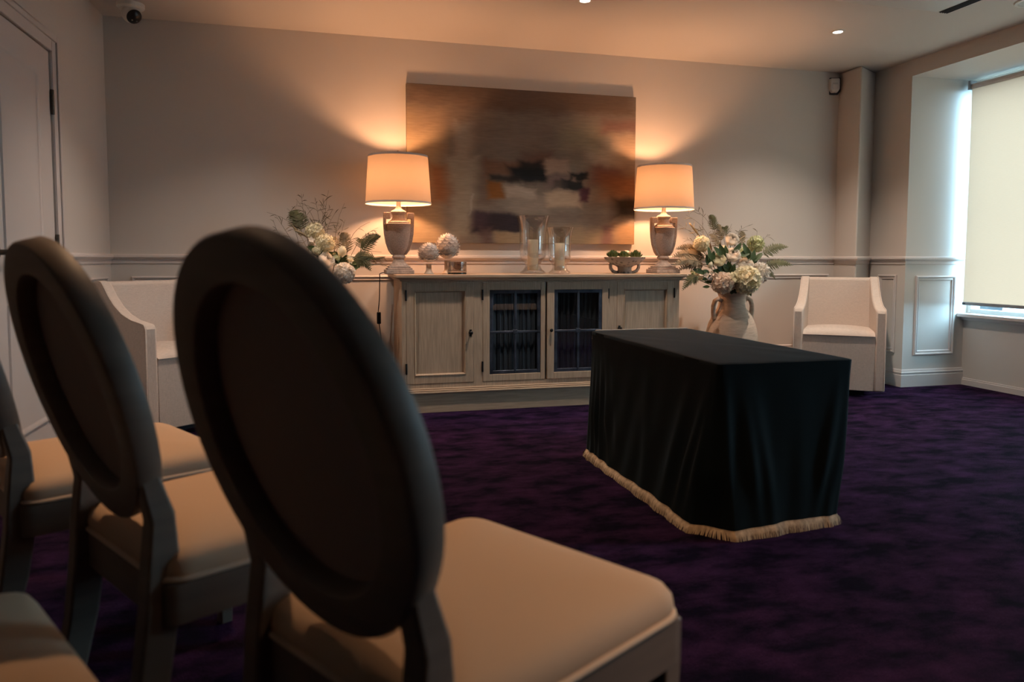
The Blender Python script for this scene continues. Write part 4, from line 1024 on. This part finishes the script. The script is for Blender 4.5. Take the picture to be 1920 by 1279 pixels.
    for i in range(k):
        p = point(i, 1); n = nrm[i]; top.append((p.x+n.x*.002, p.y+n.y*.002, p.z+.008)); out.append(p)
    def band(o0, z0, o1, z1):
        return [[(out[i].x+nrm[i].x*o, out[i].y+nrm[i].y*o, out[i].z+z) for i in range(k)]+[(out[0].x+nrm[0].x*o, out[0].y+nrm[0].y*o, out[0].z+z)] for o, z in ((o0, z0), (o1, z1))]
    fr.loops(band(.0015, .006, .004, -.004), False, False, False)
    # hanging threads splayed on the carpet
    for i in range(k):
        a, b = out[i], out[(i+1) % k]; n_ = nrm[i]; m_ = 3 if i < 240 else 1
        for j in range(m_):
            t = (j+.5)/m_; p = a.lerp(b, t); l = random.uniform(.027, .034); tn = (b-a).normalized(); ws = (b-a).length/m_*.56
            sk = tn*random.uniform(-.004, .004)
            q = Vector((p.x+n_.x*l*.62, p.y+n_.y*l*.62, .003))+sk; md = Vector((p.x+n_.x*.012, p.y+n_.y*.012, p.z-.008))
            pv = Vector((p.x+n_.x*.003, p.y+n_.y*.003, p.z+.001))
            fr.add([pv-tn*ws, pv+tn*ws, md-tn*ws, md+tn*ws, q-tn*ws*.8, q+tn*ws*.8], [(0, 1, 3, 2), (2, 3, 5, 4)])
    fr.build('fringe', M_fringe, cover, ang=80, merge=False)['label'] = 'tan thread fringe along the hem'
    return cover
cloth()

# ------------------------------------------------------------------ fittings
# turret camera under the ceiling
cc = thing('security_camera', 'white turret security camera under the ceiling in the left corner', 'security camera', (-1.075, 5.03, H))
MB().lathe([(.078, 0), (.078, -.022), (.070, -.030), (.060, -.034)], 36).build('mount', M_white, cc)
dv = (Vector((.2, 3.4, 1.0))-Vector((-1.06, 5.0, 2.47))).normalized()
MB().ball((.006, -.010, -.062), .056, n=28, k=16).build('eyeball', M_white, cc)
q = dv.to_track_quat('Z', 'Y').to_matrix()
f_ = MB().lathe([(.0585*math.sin(a), .0585*math.cos(a)) for a in (.86, .82, .6, .4, .2, .02)], 28); f_.v = [tuple(q @ Vector(v)+Vector((.006, -.010, -.062))) for v in f_.v]
fo = f_.build('face', M_black, cc)
ir = MB()
for s in (-1, 1): ir.ball((s*.014, -.018, .054), .005, n=8, k=6)
ir.v = [tuple(q @ Vector(v)+Vector((.006, -.010, -.062))) for v in ir.v]; ir.build('infrared_led', M_grey, fo)
# motion sensor
ps = at(1578, 158, 5.24); pr = thing('motion_sensor', 'small white motion sensor high in the corner near the window', 'sensor', (ps.x-.025, D-.005, ps.z), math.radians(-20))
MB().prism([(-.036, .055), (.036, .055), (.040, .045), (.040, -.035), (.025, -.060), (-.025, -.060), (-.040, -.035), (-.040, .045)], lambda a, b: (a, 0, b), lambda a, b: (a*.92, -.045, b*.95)).build('housing', M_white, pr, bevel=.006)
MB().prism([(-.050, .064), (.050, .064), (.054, .05), (.054, -.045), (.034, -.074), (-.034, -.074), (-.054, -.045), (-.054, .05)], lambda a, b: (a, .004, b), lambda a, b: (a, -.008, b)).build('mount', M_plinth, pr)  # added dark plate standing in for the dark halo round the sensor
MB().prism([(-.024, .005), (.024, .005), (.022, -.035), (-.022, -.035)], lambda a, b: (a, -.044, b), lambda a, b: (a*.9, -.052, b)).build('lens', M_ceramic, pr, bevel=.004)
MB().box(-.022, .022, -.0465, -.044, .010, .013).build('indicator', M_grey, pr)
# recessed downlights
M_lens = emit('downlight_glow', (1, .93, .85), 14)
def downlight(x, y, label, P, angle=112, colour=SPOT_COL, aim=None, blend=1.0):
    d = thing('downlight', label, 'ceiling light', (x, y, H), 0, 'recessed ceiling downlights')
    MB().lathe([(.030, -.001), (.032, -.006), (.044, -.005), (.046, -.0005)], 32, cap0=False, cap1=False).build('trim_ring', M_white, d)
    MB().lathe([(.030, -.002), (.0, -.0025)], 24, cap1=False, cap0=False).build('lens', M_lens, d)
    s = bpy.data.lights.new('beam', 'SPOT'); s.energy = P; s.color = colour; s.spot_size = math.radians(angle); s.spot_blend = blend; s.shadow_soft_size = .025
    so = bpy.data.objects.new('beam', s); COL.objects.link(so); so.parent = d; so.location = (0, 0, -.012)
    if aim: so.rotation_euler = (Vector(aim)-Vector((x, y, H))).to_track_quat('-Z', 'Y').to_euler()
downlight(1.567, 4.242, 'recessed downlight in front of the painting, at the top of the picture', SPOT_W)
downlight(3.431, 4.365, 'recessed downlight between the corner armchair and air vent', SPOT_SIDE)
downlight(-.30, 4.2, 'recessed downlight above the door-corner armchair, over the picture edge', 90)
downlight(1.9, .5, 'recessed downlight beside the camera, lighting the nearest chair seat', 180, 100, (1, .58, .31), None, .8)
downlight(-.25, 2.45, 'recessed downlight above the farther chairs of the row', 85, 100, (1, .58, .31), None, .8)
# air-conditioning cassette and ceiling speaker
vc = thing('ceiling_cassette', 'white square air-conditioning cassette in the ceiling', 'air conditioner', (3.36, 3.39, H))
MB().prism([(-.42, -.42), (.42, -.42), (.42, .42), (-.42, .42)], lambda a, b: (a, b, 0), lambda a, b: (a*.97, b*.97, -.03)).build('panel', M_white, vc, bevel=.006)
for a in (0,):
    lv = MB().box(.335, .40, -.40, .40, -.0325, -.028); ll = []
    for k in range(4): lv.box(.343+k*.016, .346+k*.016, -.40, .40, -.036, -.030)
    rt_ = Matrix.Rotation(a*PI/2, 3, 'Z'); lv.v = [tuple(rt_ @ Vector(v)) for v in lv.v]; lv.build('louvre', M_plinth, vc)
sk = thing('ceiling_speaker', 'round white ceiling speaker near the window bay', 'speaker', (4.16, 3.55, H))
MB().lathe([(.085, -.004), (.09, -.010), (.105, -.008), (.110, 0)], 40, cap1=False, cap0=False).build('rim', M_white, sk)
MB().lathe([(.086, -.004), (.0, -.007)], 40, cap1=False, cap0=False).build('grille', M_grey, sk)
